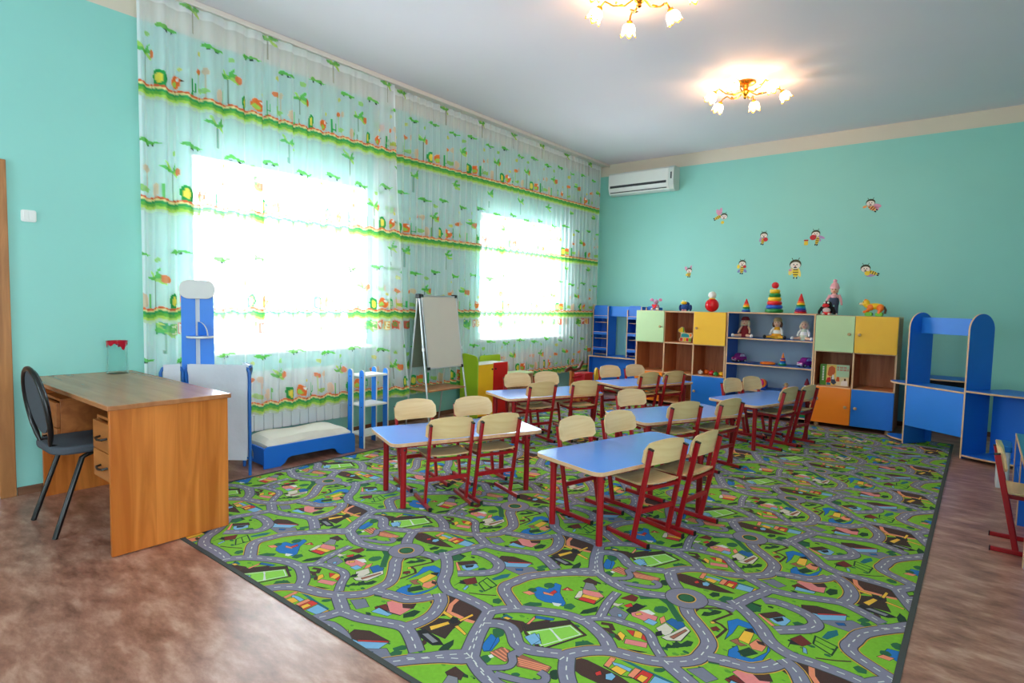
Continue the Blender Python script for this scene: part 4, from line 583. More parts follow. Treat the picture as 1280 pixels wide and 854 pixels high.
# ------------------------------------------------------------------ children's chairs
def make_chair(label):
    t = thing('nursery_chair', label, 'chair', (0, 0, RT), 0, "children's chairs at the tables")
    UX = 0.138
    m = MB(); nx, ny = 9, 10; th = 0.009; top = []; bot = []
    for j in range(ny+1):
        v = j/ny; y = -0.075+0.275*v; z = 0.326 + (0.012*(1-v/0.25)**2 if v < 0.25 else 0) - (0.012*((v-0.8)/0.2)**2 if v > 0.8 else 0)
        hw = 0.142 - (0.022*((v-0.85)/0.15)**2 if v > 0.85 else 0) - (0.02*((0.12-v)/0.12)**2 if v < 0.12 else 0)
        for i in range(nx+1):
            u = -1+2*i/nx; top.append((u*hw, y, z+0.007*u*u)); bot.append((u*hw, y, z+0.007*u*u-th))
    k = nx+1; fs = [(j*k+i, j*k+i+1, (j+1)*k+i+1, (j+1)*k+i) for j in range(ny) for i in range(nx)]
    nT = len(top); m.add(top+bot, fs + [tuple(nT+q for q in f[::-1]) for f in fs], 0)
    rim = [i for i in range(k)] + [j*k+nx for j in range(1, ny+1)] + [ny*k+i for i in range(nx-1, -1, -1)] + [j*k for j in range(ny-1, 0, -1)]
    m.f += [(rim[q], nT+rim[q], nT+rim[(q+1) % len(rim)], rim[(q+1) % len(rim)]) for q in range(len(rim))]; m.m += [1]*len(rim)
    m.build('seat', [PLY, PLYEDGE], t)
    m = MB(); A = []; B = []; nx, nz = 12, 5
    for j in range(nz+1):
        v = j/nz
        for i in range(nx+1):
            u = -1+2*i/nx; hw = 0.159-0.012*max(0, abs(u)-0.9)
            zt = 0.582 - 0.026*abs(u)**2.2 - (0.03*((abs(u)-0.86)/0.14)**2 if abs(u) > 0.86 else 0)
            zb = 0.441 + (0.020*((abs(u)-0.86)/0.14)**2 if abs(u) > 0.86 else 0)
            z = zb+(zt-zb)*v; y = -0.082-0.20*(z-0.51)+0.024*u*u-0.010
            A.append((u*hw, y, z)); B.append((u*hw, y-0.009, z))
    k = nx+1; fs = [(j*k+i, j*k+i+1, (j+1)*k+i+1, (j+1)*k+i) for j in range(nz) for i in range(nx)]
    nT = len(A); m.add(A+B, [f[::-1] for f in fs] + [tuple(nT+q for q in f) for f in fs], 0)
    rim = [i for i in range(k)] + [j*k+nx for j in range(1, nz+1)] + [nz*k+i for i in range(nx-1, -1, -1)] + [j*k for j in range(nz-1, 0, -1)]
    m.f += [(rim[q], rim[(q+1) % len(rim)], nT+rim[(q+1) % len(rim)], nT+rim[q]) for q in range(len(rim))]; m.m += [1]*len(rim)
    m.build('backrest', [PLY, PLYEDGE], t)
    for s in (-1, 1):
        x = s*UX
        u = MB().bar((x, 0, 0.018), (x, -0.106, 0.532), 0.016, 0.028, up=(0, 1, 0.2)).build('upright', RED, t, bevel=0.003)
        MB().bar((x, -0.1055, 0.530), (x, -0.107, 0.538), 0.0165, 0.0285, up=(0, 1, 0.2)).build('end_cap', BLACK, u)
        r = MB().bar((x, -0.108, 0.013), (x, 0.20, 0.013), 0.018, 0.024).build('runner', RED, t, bevel=0.003)
        for yy in (-0.112, 0.198): MB().bar((x, yy, 0.013), (x, yy+0.006, 0.013), 0.0195, 0.0255).build('end_cap', BLACK, r)
        MB().bar((x-0.02*s, -0.058, 0.307), (x-0.02*s, 0.165, 0.307), 0.018, 0.020).build('seat_rail', RED, t, bevel=0.002)
    MB().bar((-UX, -0.036, 0.18), (UX, -0.036, 0.18), 0.016, 0.026).build('crossbar', RED, t, bevel=0.002)
    MB().bar((-UX, -0.060, 0.307), (UX, -0.060, 0.307), 0.018, 0.018).build('seat_crossbar', RED, t, bevel=0.002)
    return t
CH = []     # table, along, across, side (+1 near / -1 window), extra turn in degrees, label
def chrows():
    T = {'T1': 'the table nearest the camera', 'T2': 'the table beside the toy bed', 'T3': 'the three chair middle table', 'T4': 'the table by the play kitchen', 'T5': 'the table before the yellow door', 'T6': 'the table before the doll shelf'}
    d = {'T1': ((-.118, .375, -3), (.245, .378, 8), (-.137, -.350, 2), (.252, -.345, 3)),
         'T2': ((-.175, .329, -2), (.163, .275, 3), (-.184, -.380, 4), (.255, -.345, 3)),
         'T3': ((-.200, .300, -2), (.255, .330, 8), (-.210, -.333, 4), None),
         'T4': ((-.225, .345, 3), (.212, .395, -4), (-.143, -.285, 4), (.204, -.270, 6)),
         'T5': ((-.225, .360, 5), (.146, .353, 2), (-.237, -.350, 3), (.133, -.280, 6)),
         'T6': ((-.104, .326, 3), (.207, .316, 5), (-.075, -.294, 2), (.247, -.308, 0))}
    nm = (('near half', 'room side'), ('far half', 'room side'), ('near half', 'window side'), ('far half', 'window side'))
    for k, rows in d.items():
        for i, r in enumerate(rows):
            if r: CH.append((k, r[0], r[1], r[2], f'red framed birch chair, {nm[i][1]}, {nm[i][0]} of {T[k]}'))
chrows()
chair0 = make_chair(CH[0][4])
for i, (k, al, ac, turn, lab) in enumerate(CH):
    x, y, a, _ = TB[k]; ax = Vector((math.sin(a), math.cos(a))); sh = Vector((ax.y, -ax.x)); s = 1 if ac > 0 else -1; ac = s*max(abs(ac), 0.328+0.0026*abs(turn))
    p = Vector((x, y)) + ax*al + sh*ac; f = -sh*s; ang = math.atan2(-f.x, f.y) + math.radians(turn)
    f = Vector((-math.sin(ang), math.cos(ang))); p = p + f*0.104            # the top of the back stands 10 cm behind the uprights' feet
    if i == 0: chair0.location = (p.x, p.y, RT); chair0.rotation_euler = (0, 0, ang)
    else: dup(chair0, (p.x, p.y, RT), ang, lab)
c = dup(chair0, (4.945, -3.655, 0.0), -PI/2, 'red framed birch chair pushed under the blue desk at the right edge')
if 'group' in c: del c['group']

# ------------------------------------------------------------------ teacher's desk, chair, vase
t = thing('writing_desk', 'large orange brown wooden writing desk with drawers at the left', 'desk', (0, 0, 0))
dx0, dx1, dy0, dy1, dz = 0.03, 1.497, -6.935, -6.340, 0.757
MB().box(dx0, dx1, dy0, dy1, dz-0.024, dz).build('desktop', DESKT, t, bevel=0.003)
MB().box(dx1-0.046, dx1-0.022, dy0+0.015, dy1-0.01, RT, dz-0.024).build('side_panel', DESKW, t, bevel=0.002)
MB().box(dx0+0.10, dx0+0.124, dy0+0.05, dy1-0.01, 0.0, dz-0.024).build('side_panel', DESKW, t, bevel=0.002)
MB().box(dx0+0.124, dx1-0.046, dy1-0.14, dy1-0.122, 0.20, dz-0.024).build('modesty_panel', DESKD, t, bevel=0.002)
for (x0, x1, lab) in ((dx1-0.376, dx1-0.046, None), (dx0+0.124, dx0+0.454, 'second drawer case at the wall end')):
    p = MB().box(x0, x0+0.016, dy0+0.065, dy1-0.15, 0.34, dz-0.11).box(x1-0.016, x1, dy0+0.065, dy1-0.15, 0.34, dz-0.11).box(x0, x1, dy0+0.065, dy1-0.15, dz-0.11, dz-0.095).box(x0, x1, dy1-0.166, dy1-0.15, 0.34, dz-0.11).box(x0+0.016, x1-0.016, dy0+0.07, dy1-0.166, 0.34, 0.356).build('drawer_case', DESKD, t, bevel=0.002)
    for z0, z1 in ((0.345, 0.487), (0.493, 0.640)):
        dr = MB().box(x0+0.004, x1-0.004, dy0+0.045, dy0+0.064, z0, z1).build('drawer', DESKD, t, bevel=0.002)
        xm, zm = (x0+x1)/2, (z0+z1)/2
        MB().tube([(xm-0.05, dy0+0.045, zm), (xm-0.045, dy0+0.022, zm-0.004), (xm, dy0+0.016, zm-0.008), (xm+0.045, dy0+0.022, zm-0.004), (xm+0.05, dy0+0.045, zm)], 0.006, 8).build('handle', BLACKM, dr)

t = thing('office_chair', 'black tube framed chair with grey seat pushed under the wooden desk', 'chair', (0.79, -6.83, 0.0))
GREYF = mat('grey_fabric', (74, 80, 88), 0.95, 0.15, 120, 0.3, 600)
MB().prism(rrect(0.42, 0.40, 0.10), (0, 0, 0.435), X, Y, (0, 0, 0.042)).build('seat', GREYF, t, bevel=0.012)
for s in (-1, 1):
    MB().tube([(s*0.175, -0.02, 0.43), (s*0.185, -0.07, 0.41), (s*0.205, -0.205, 0.0)], 0.0135, 12).build('leg', BLACKM, t)
    MB().tube([(s*0.175, 0.12, 0.425), (s*0.185, 0.17, 0.40), (s*0.20, 0.22, 0.0)], 0.0135, 12).build('leg', BLACKM, t)
    MB().tube([(s*0.165, 0.12, 0.425), (s*0.165, -0.02, 0.43)], 0.011, 10).build('seat_rail', BLACKM, t)
def back(u, w): return (u*0.195, -0.185-0.065*w, 0.46+0.43*w)
hp = []
for k in range(25):
    a = 2*PI*k/24; hp.append(back(math.sin(a)*1.0*(1-0.10*math.cos(a)), 0.5-0.5*math.cos(a)))
MB().tube([(0.10, 0.02, 0.428)] + [back(0.5, 0.03)] + [back(math.sin(a)*(1.02), 0.5-0.5*math.cos(a)) for a in [0.75+k*(2*PI-1.5)/20 for k in range(21)]] + [back(-0.5, 0.03)] + [(-0.10, 0.02, 0.428)], 0.013, 10).build('back_hoop', BLACKM, t)
m = MB(); pts = [(math.sin(2*PI*k/28)*0.90, 0.57-0.40*math.cos(2*PI*k/28)) for k in range(28)]
m.add([back(u, w) for u, w in pts]+[tuple(Vector(back(u, w))+Vector((0, 0.02, 0.006))) for u, w in pts], [tuple(range(28))[::-1], tuple(range(28, 56))]+[(k, (k+1) % 28, 28+(k+1) % 28, 28+k) for k in range(28)])
m.build('backrest', GREYF, t)

t = thing('glass_vase', 'clear glass vase with a red rim design on the wooden desk', 'vase', (0.165, -6.47, dz))
VG = glassmat('vase_glass', (0.95, 0.98, 0.975), 0.16)
RG = mat('red_glass', (176, 20, 40), 0.2, 0.15)
MB().lathe([(0.0, 0.0), (0.062, 0.0), (0.066, 0.012), (0.061, 0.10), (0.058, 0.20), (0.062, 0.222), (0.059, 0.222), (0.054, 0.20), (0.057, 0.10), (0.058, 0.022), (0.0, 0.018)], 24, mi=0).build('glass_body', VG, t)
m = MB(); vs = []; n = 32
for k in range(n):
    a = 2*PI*k/n; lo = 0.205 - 0.028*max(0, math.sin(3*a+0.6))**1 - 0.018*max(0, math.sin(5*a)); r0 = 0.0605
    for z, r in ((lo, r0-0.0002), (0.2225, 0.0632)): vs.append((r*math.cos(a), r*math.sin(a), z))
m.add(vs, [(2*k, 2*((k+1) % n), 2*((k+1) % n)+1, 2*k+1) for k in range(n)]); m.build('red_rim', RG, t)

# ------------------------------------------------------------------ folding fabric screen
CLOTH = mat('white_cloth', (214, 216, 224), 0.9, 0.05, 9, 0.15, 40)
SBLUE = mat('blue_tube', (28, 98, 178), 0.35, 0.04)
t = thing('folding_screen', 'white fabric folding screen in blue tube frames beside the wooden desk', 'screen', (0, 0, 0))
def screen_panel(a, b, zt=0.79, zb=0.13, low=0.0, shared=False):
    a, b = Vector((*a, 0)), Vector((*b, 0)); d = (b-a).normalized(); n = Vector((-d.y, d.x, 0)); wd = (b-a).length
    p = [a + Z_(low+RT), a + Z_(zt-0.04)] + [a + d*0.012 + Z_(zt-0.012), a + d*0.04 + Z_(zt), b - d*0.04 + Z_(zt), b - d*0.012 + Z_(zt-0.012), b + Z_(zt-0.04), b + Z_(low+RT)]
    MB().tube(p[3:] if shared else p, 0.0115, 10).build('frame', SBLUE, t)
    MB().tube([a+Z_(zb), b+Z_(zb)], 0.008, 8).build('lower_rail', SBLUE, t)
    m = MB(); NU, NV = 14, 16; vs = []
    for sgn in (1, -1):
        for j in range(NV+1):
            for i in range(NU+1):
                u, v = i/NU, j/NV; q = a + d*(0.016+(wd-0.032)*u) + Z_(zb-0.014+(zt+0.015-zb+0.014)*v)
                q += n*(sgn*(0.014 if j >= NV-1 or j <= 1 else 0.0018) + 0.006*math.sin(u*9+v*3)*math.sin(v*PI)); vs.append(q)
    k = NU+1; o = (NV+1)*k
    fs = [(j*k+i, j*k+i+1, (j+1)*k+i+1, (j+1)*k+i) for j in range(NV) for i in range(NU)]
    m.add(vs, fs+[tuple(o+q for q in f[::-1]) for f in fs]); m.build('cloth', CLOTH, t)
def Z_(z): return Vector((0, 0, z))
screen_panel((0.250, -6.235), (0.290, -6.105)); screen_panel((0.300, -6.085), (0.650, -5.800)); screen_panel((0.650, -5.786), (0.400, -5.715), shared=True)

# ------------------------------------------------------------------ blue play column (hairdresser's stand) behind the screen
WEDGE = mat('white_edge', (228, 228, 224), 0.45, 0.02)
t = thing('play_dresser', 'tall blue play dresser column with white rounded head behind the folding screen', 'play unit', (0.275, -5.99, 0))
vx, vy = Vector((0.42, 0.907, 0)).normalized(), Vector((0.907, -0.42, 0)).normalized()     # width, front
def vb(mb, w0, w1, f0, f1, z0, z1, mi=0):
    mb.prism([(w0, f0), (w1, f0), (w1, f1), (w0, f1)], (0, 0, z0), vx, vy, (0, 0, z1-z0), mi); return mb
vb(MB(), -0.095, 0.095, -0.014, -0.002, 0.06, 1.36).build('back_board', WEDGE, t, bevel=0.002)
vb(MB(), -0.105, -0.014, 0.0, 0.016, 0.06, 1.36).build('column_board', BLUE_L, t, bevel=0.002)
vb(MB(), 0.014, 0.105, 0.0, 0.016, 0.06, 1.36).build('column_board', BLUE_L, t, bevel=0.002)
MB().prism(rrect(0.232, 0.135, 0.062, 7, 0, 1.34), (0, 0, 0) , vx, Z, vy*0.016).build('head_board', mat('head_white', (206, 206, 202), 0.4, 0.02), t, loc=tuple(vy*0.018), bevel=0.003)
MB().prism([(-0.075, 0), (0.11, 0)]+[(0.0175+0.0925*math.cos(k*PI/10), 0.11*math.sin(k*PI/10)) for k in range(1, 10)], (0, 0, 0.99), vx, vy, (0, 0, 0.016), 0, 1).build('half_shelf', [BLUE, WEDGE], t, loc=tuple(vy*0.017), bevel=0.002)
MB().prism([(0, 0), (0.075, 0)]+[(0.075*math.cos(k*PI/16), 0.10*math.sin(k*PI/16)) for k in range(1, 9)], (0, 0, 1.007), (vy*0.6+vx*0.8).normalized(), Z, (vx*0.6-vy*0.8)*0.014, 0, 1).build('bracket', [BLUE, WEDGE], t, loc=tuple(vy*0.022), bevel=0.001)
vb(MB(), -0.10, 0.12, -0.016, 0.045, 0.0, 0.06).build('base', BLUE, t, bevel=0.003)
vb(MB(), 0.104, 0.120, -0.016, 0.045, 0.06, 0.16).build('base_upright', WEDGE, t, bevel=0.003)

# ------------------------------------------------------------------ toy bed
t = thing('toy_bed', 'low blue toy bed with cream mattress in front of the radiator', 'bed', (0.615, -5.265, 0), math.radians(-3.3))
bl = 0.395
side = [(-bl, 0), (-bl+0.13, 0), (-bl+0.165, 0.02), (-bl+0.19, 0.055), (-bl+0.22, 0.065), (bl-0.22, 0.065), (bl-0.19, 0.055), (bl-0.165, 0.02), (bl-0.13, 0), (bl, 0), (bl, 0.135), (bl-0.012, 0.158), (bl-0.035, 0.166), (-bl+0.035, 0.166), (-bl+0.012, 0.158), (-bl, 0.135)]
for x in (-0.008, -0.385): MB().prism(side, (x, 0, 0), Y, Z, (-0.016, 0, 0)).build('side_board', BLUE, t, bevel=0.002)
for y in (-bl+0.012, bl-0.028): MB().box(-0.385, -0.024, y, y+0.016, 0.02, 0.15).build('end_board', BLUE, t, bevel=0.002)
MB().box(-0.385, -0.024, -bl+0.028, bl-0.028, 0.10, 0.115).build('slat_base', BLUE, t)
m = MB(); nu, nv = 10, 20; T_ = []; B_ = []
for j in range(nv+1):
    for i in range(nu+1):
        u, v = -1+2*i/nu, -1+2*j/nv; e_ = (1-abs(u)**5)**0.35*(1-abs(v)**7)**0.35
        T_.append((-0.2+u*0.175, v*(bl-0.035), 0.175+0.052*e_+0.006*math.sin(v*5+u*2)-0.012*max(0, -v-0.6))); B_.append((-0.2+u*0.175, v*(bl-0.035), 0.115))
k = nu+1; fs = [(j*k+i, j*k+i+1, (j+1)*k+i+1, (j+1)*k+i) for j in range(nv) for i in range(nu)]
nT = len(T_); m.add(T_+B_, fs+[tuple(nT+q for q in f[::-1]) for f in fs])
rim = [i for i in range(k)] + [j*k+nu for j in range(1, nv+1)] + [nv*k+i for i in range(nu-1, -1, -1)] + [j*k for j in range(nv-1, 0, -1)]
m.f += [(nT+rim[q], nT+rim[(q+1) % len(rim)], rim[(q+1) % len(rim)], rim[q]) for q in range(len(rim))]; m.m += [0]*len(rim)
m.build('mattress', mat('cream_mattress', (220, 216, 204), 0.85, 0.04, 10, 0.2, 60), t)

# ------------------------------------------------------------------ small open blue shelf between the windows
t = thing('toy_shelf', 'small open shelf with four blue round topped posts and white boards beside the toy bed', 'shelf', (0.497, -4.632, 0), math.radians(2))
for sx in (-1, 1):
    for sy in (-1, 1):
        pp = MB().prism(arch(0.062, 0.685, 8, 0.0, -0.031), (0, sy*0.125, 0), X, Z, (0, 0.016*sy, 0), 0, 1).build('post', [BLUE_L, WEDGE], t, loc=(sx*0.078, 0, 0), bevel=0.002)
        b = MB()
        for z in (0.62, 0.36, 0.10): b.ball((0, sy*0.1415, z), (0.006, 0.003, 0.006), 0, 8, 5)
        b.build('bolt', BLACK, pp)
for z in (0.622, 0.362, 0.102): MB().box(-0.106, 0.106, -0.124, 0.124, z, z+0.016).build('shelf_board', WEDGE, t, bevel=0.002)

# ------------------------------------------------------------------ flip easel
t = thing('easel', 'folding easel with cream whiteboard and aluminium legs standing between the windows', 'easel', (0, 0, 0))
ey0, ey1 = -3.955, -3.455
def fr(z): return 0.40 + (1.36-z)*0.155
def bk(z): return 0.385 - (1.36-z)*0.135
for s, yt in ((-1, ey0), (1, ey1)):
    MB().tube([(fr(1.345), yt, 1.345), (fr(0.012), yt+s*0.03, 0.012)], 0.0105, 10).build('front_leg', ALU, t)
    MB().tube([(bk(1.345), yt, 1.345), (bk(0.012), yt-s*0.02, 0.012)], 0.0085, 10).build('rear_leg', ALU, t)
    MB().box(bk(1.345)-0.018, fr(1.345)+0.02, yt-0.02, yt+0.02, 1.318, 1.362).build('corner_cap', BLACK, t, bevel=0.006)
    MB().tube([(fr(0.83), yt+s*0.012, 0.83), (fr(0.80), yt+s*0.012, 0.80)], 0.015, 10).build('leg_clamp', WHITE, t)
n = Vector((1, 0, 0.155)).normalized()
def eb(mb, y0, y1, z0, z1, d0, d1):
    a = [Vector((fr(z0), y0, z0)), Vector((fr(z0), y1, z0)), Vector((fr(z1), y1, z1)), Vector((fr(z1), y0, z1))]
    return mb.add([p+n*d0 for p in a]+[p+n*d1 for p in a], [(3,2,1,0),(4,5,6,7),(0,1,5,4),(1,2,6,5),(2,3,7,6),(3,0,4,7)])
eb(MB(), ey0+0.014, ey1-0.004, 0.625, 1.340, 0.012, 0.020).build('whiteboard', mat('board_cream', (204, 198, 186), 0.32, 0.02), t)
m = MB()
for a in ((ey0+0.008, ey0+0.022, 0.622, 1.343), (ey1-0.012, ey1+0.002, 0.622, 1.343), (ey0+0.008, ey1, 0.618, 0.632), (ey0+0.008, ey1, 1.332, 1.346)): eb(m, *a, 0.009, 0.0235)
m.build('board_frame', ALU, t, bevel=0.002)
for y in (ey0+0.005, ey1-0.028):
    for z in (0.612, 1.325): eb(MB(), y, y+0.032, z, z+0.03, 0.006, 0.0255).build('frame_corner', BLACK, t, bevel=0.004)
m = MB(); a = [Vector((bk(z), y, z)) for y, z in ((ey0+0.02, 0.62), (ey1-0.02, 0.62), (ey1-0.02, 1.33), (ey0+0.02, 1.33))]; nb = Vector((-1, 0, 0.135)).normalized()
m.add([p+nb*0.010 for p in a]+[p+nb*0.018 for p in a], [(0,1,2,3),(7,6,5,4),(4,5,1,0),(5,6,2,1),(6,7,3,2),(7,4,0,3)]); m.build('chalkboard', mat('chalk_green', (112, 122, 104), 0.7, 0.06), t)
MB().box(bk(0.40)-0.01, fr(0.40)+0.015, ey0-0.01, ey1+0.01, 0.400, 0.416).build('tray_shelf', wood('tray_wood', (158, 104, 66), (190, 136, 92), 'y', 0.45), t, bevel=0.004)

# ------------------------------------------------------------------ yellow and red play unit
LIME = mat('lime_laminate', (164, 198, 36), 0.4, 0.04); YELL = mat('yellow_laminate', (246, 192, 34), 0.4, 0.04); REDL = mat('red_laminate', (206, 22, 22), 0.4, 0.05)
t = thing('play_kitchen', 'lime green, yellow and red play kitchen cabinet standing behind the easel', 'play unit', (0, 0, 0))
ux0, ux1, uy0, uy1 = 0.205, 0.43, -3.105, -2.585
MB().prism([(ux0-0.03, 0.004), (ux1+0.012, 0.004), (ux1+0.012, 0.655), (ux1-0.01, 0.69), (ux1-0.05, 0.705), (ux0+0.04, 0.72), (ux0-0.0, 0.71), (ux0-0.03, 0.68)], (0, uy0-0.016, 0), X, Z, (0, 0.016, 0)).build('side_panel', LIME, t, bevel=0.004)
MB().box(ux0, ux1-0.002, uy1-0.016, uy1, RT, 0.60).build('side_panel', REDL, t, bevel=0.002)
MB().prism(rrect(0.37, 0.36, 0.03, 5, -2.625, 0.49), (ux0-0.02, 0, 0), Y, Z, (0.014, 0, 0)).build('splash_back', LIME, t, bevel=0.003)
MB().box(ux0, ux1, uy0, uy1-0.016, 0.584, 0.604).build('worktop', WEDGE, t, bevel=0.003)
MB().box(ux0, ux0+0.012, uy0, uy1-0.016, RT, 0.584).build('back_panel', WEDGE, t)
MB().box(ux0+0.012, ux1-0.018, uy0, uy1-0.016, 0.03, 0.046).build('bottom_panel', WEDGE, t)
ym = -2.842
for y0, y1, mm, ky in ((uy0+0.002, ym-0.001, YELL, ym-0.03), (ym+0.001, uy1, REDL, ym+0.03)):
    dd = MB().box(ux1-0.016, ux1+0.002, y0, y1, 0.02, 0.606 if mm is REDL else 0.598).build('door', mm, t, bevel=0.003)
    MB().ball((ux1+0.012, ky, 0.54), 0.010, 0, 10, 7).build('knob', BLACK, dd)

t = thing('toy_cupboard', 'low pale green topped toy cupboard between the play kitchen and the rocking plane', 'cupboard', (0, 0, 0))
PG = mat('pale_green_top', (206, 226, 170), 0.45, 0.03)
MB().box(0.205, 0.43, -2.52, -2.06, 0.430, 0.448).build('top', PG, t, bevel=0.004)
MB().box(0.21, 0.42, -2.515, -2.499, 0.0, 0.43).build('side_panel', BEECH, t); MB().box(0.21, 0.42, -2.081, -2.065, 0.0, 0.43).build('side_panel', BEECH, t)
MB().box(0.21, 0.222, -2.499, -2.081, 0.0, 0.43).build('back_panel', BEECH, t); MB().box(0.222, 0.415, -2.499, -2.081, 0.2, 0.214).build('shelf_board', BEECH, t)

# ------------------------------------------------------------------ wooden rocking plane
OW = wood('orange_wood', (172, 92, 34), (206, 128, 60), 'z', 0.4); DW = wood('dark_red_wood', (70, 20, 20), (100, 32, 28), 'y', 0.35)
t = thing('rocking_toy', 'wooden rocking toy with dark red wings, red seat box and yellow pad', 'rocking toy', (0.66, -1.52, RT))
MB().prism([(-0.22, 0.44), (-0.205, 0.475), (-0.10, 0.50), (-0.055, 0.47), (0.02, 0.46), (0.09, 0.468), (0.16, 0.545), (0.195, 0.555), (0.195, 0.51), (0.12, 0.44), (0.03, 0.425), (-0.03, 0.425), (-0.10, 0.45), (-0.2, 0.435)], (0.0, 0, 0), Y, Z, (0.03, 0, 0)).build('wing_head', DW, t, bevel=0.006)
MB().prism([(-0.06, 0.10), (0.02, 0.10), (0.025, 0.43), (-0.05, 0.43)], (-0.03, 0, 0), Y, Z, (0.03, 0, 0)).build('neck_post', OW, t, bevel=0.006)
MB().box(-0.05, 0.12, 0.08, 0.29, 0.25, 0.40).build('seat_box', mat('red_box', (186, 30, 44), 0.4, 0.06), t, bevel=0.01)
MB().prism([(0.045*math.cos(k*PI/10), 0.355+0.10*math.sin(k*PI/10)) for k in range(20)], (0.10, 0.385, 0), Y, Z, (0.03, 0, 0)).build('round_pad', mat('yellow_pad', (232, 192, 58), 0.4, 0.05), t, bevel=0.004)
MB().tube([(0.06, -0.10, 0.36), (0.06, 0.52, 0.375)], 0.012, 10).build('handle_rod', RED, t)
for x in (-0.03, 0.10):
    MB().prism([(-0.28, 0.12), (-0.2, 0.04), (-0.05, 0.0), (0.2, 0.0), (0.36, 0.04), (0.44, 0.12), (0.41, 0.13), (0.33, 0.075), (0.2, 0.05), (-0.05, 0.05), (-0.18, 0.08), (-0.25, 0.14)], (x, 0, 0.0), Y, Z, (0.022, 0, 0)).build('rocker', RED, t, bevel=0.003)
MB().box(-0.03, 0.12, -0.04, -0.005, 0.05, 0.12).box(-0.03, 0.12, 0.15, 0.19, 0.045, 0.25).build('cross_piece', OW, t)

# ------------------------------------------------------------------ cupboards and open shelf along the end wall
DGREEN = mat('pale_green_door', (186, 212, 160), 0.42, 0.03); DYEL = mat('yellow_door', (246, 186, 36), 0.42, 0.03); DORG = mat('orange_door', (244, 128, 20), 0.42, 0.04); DBLUE = mat('blue_door', (24, 116, 214), 0.42, 0.04)
KNOB = wood('knob_wood', (190, 150, 100), (214, 176, 128), 'y', 0.4)
BEECHZ = wood('beech_edge_upright', (206, 158, 118), (226, 184, 144), 'z', 0.5)
CF, CB = -0.70, -0.30
def cupboard(name, label, xs, rows, doors, zb=0.045, zt=1.232):
    """carcass with columns xs, shelf heights rows, doors {(col,row): (material, knob side)}"""
    t = thing(name, label, 'cupboard', (0, 0, 0), 0, 'cupboards along the end wall')
    th = 0.016
    def slab(nm, x0, x1, z0, z1):
        MB().box(x0, x1, CF+0.006, CB, z0, z1).build(nm, CARC if nm != 'shelf_board' else CARCX, t)
        e = MB().box(x0, x1, CF, CF+0.006, z0, z1).build('edge_strip', BEECHZ if nm != 'shelf_board' else BEECH, t)
    for i, x in enumerate(xs): slab('side_panel', x-th/2 if 0 < i < len(xs)-1 else (x if i == 0 else x-th), x+th/2 if 0 < i < len(xs)-1 else (x+th if i == 0 else x), zb, zt-th)
    MB().box(xs[0], xs[-1], CF, CB, zt-th, zt).build('top_panel', BEECH, t, bevel=0.001)
    MB().box(xs[0]+th, xs[-1]-th, CB-0.006, CB, zb, zt-th).build('back_panel', CARC, t)
    for c in range(len(xs)-1):
        for z in [zb+th/2]+rows: slab('shelf_board', xs[c]+th*0.75, xs[c+1]-th*0.75, z-th/2, z+th/2)
    lev = [zb]+rows+[zt]
    for (c, r), (mm, ks) in doors.items():
        x0, x1 = xs[c]+0.003, xs[c+1]-0.003
        d = MB().box(x0, x1, CF-0.018, CF-0.001, lev[r]+0.002, lev[r+1]-0.002).build('door', mm, t, bevel=0.002)
        xk = x1-0.045 if ks > 0 else x0+0.045; zk = (lev[r]+lev[r+1])/2
        MB().lathe([(0.008, 0.0), (0.007, 0.012), (0.015, 0.018), (0.017, 0.026), (0.012, 0.033), (0.0, 0.035)], 14, (xk, CF-0.018, zk), ax=(0, -1, 0)).build('knob', KNOB, d)
    for x in (xs[0]+0.05, xs[-1]-0.05):
        for y in (CF+0.05, CB-0.05): MB().lathe([(0.022, 0), (0.026, 0.02), (0.018, zb)], 12, (x, y, 0)).build('foot', KNOB, t)
    return t
R1, R2 = 0.445, 0.838
cupboard('toy_cupboard', 'three column wooden toy cupboard with pale green, yellow and blue doors', [1.114, 1.513, 1.905, 2.308], [R1-0.015, R2-0.015],
         {(0, 2): (DGREEN, 1), (2, 2): (DYEL, -1), (0, 0): (DORG, 1), (2, 0): (DBLUE, -1)})
cupboard('toy_cupboard', 'two column wooden toy cupboard with a big book, beside the blue play counter', [3.292, 3.676, 4.068], [R1, R2],
         {(0, 2): (DGREEN, 1), (1, 2): (DYEL, -1), (0, 0): (DORG, 1), (1, 0): (DBLUE, -1)})
SBL = mat('shelf_blue', (48, 108, 196), 0.45, 0.04); GREYB = mat('shelf_grey_back', (172, 184, 200), 0.55, 0.04)
t = thing('open_shelf', 'open blue shelf with beech edges holding seated dolls and toy cars', 'shelf', (0, 0, 0))
sx0, sx1, stp = 2.314, 3.287, 1.243
for x0 in (sx0, sx1-0.016):
    MB().box(x0, x0+0.016, CF+0.006, CB, 0.03, stp-0.016).build('side_panel', SBL, t); MB().box(x0, x0+0.016, CF, CF+0.006, 0.03, stp-0.016).build('edge_strip', BEECHZ, t)
MB().box(sx0, sx1, CF, CB, stp-0.016, stp).build('top_panel', BEECH, t, bevel=0.001)
MB().box(sx0+0.016, sx1-0.016, CB-0.006, CB, 0.03, stp-0.016).build('back_panel', GREYB, t)
for z in (0.928, 0.618, 0.318, 0.055):
    MB().box(sx0+0.016, sx1-0.016, CF+0.006, CB-0.006, z-0.008, z+0.008).build('shelf_board', SBL, t); MB().box(sx0+0.016, sx1-0.016, CF, CF+0.006, z-0.008, z+0.008).build('edge_strip', BEECH, t)
for x in (sx0+0.05, sx1-0.05):
    for y in (CF+0.05, CB-0.05): MB().lathe([(0.022, 0), (0.02, 0.03)], 12, (x, y, 0)).build('foot', KNOB, t)

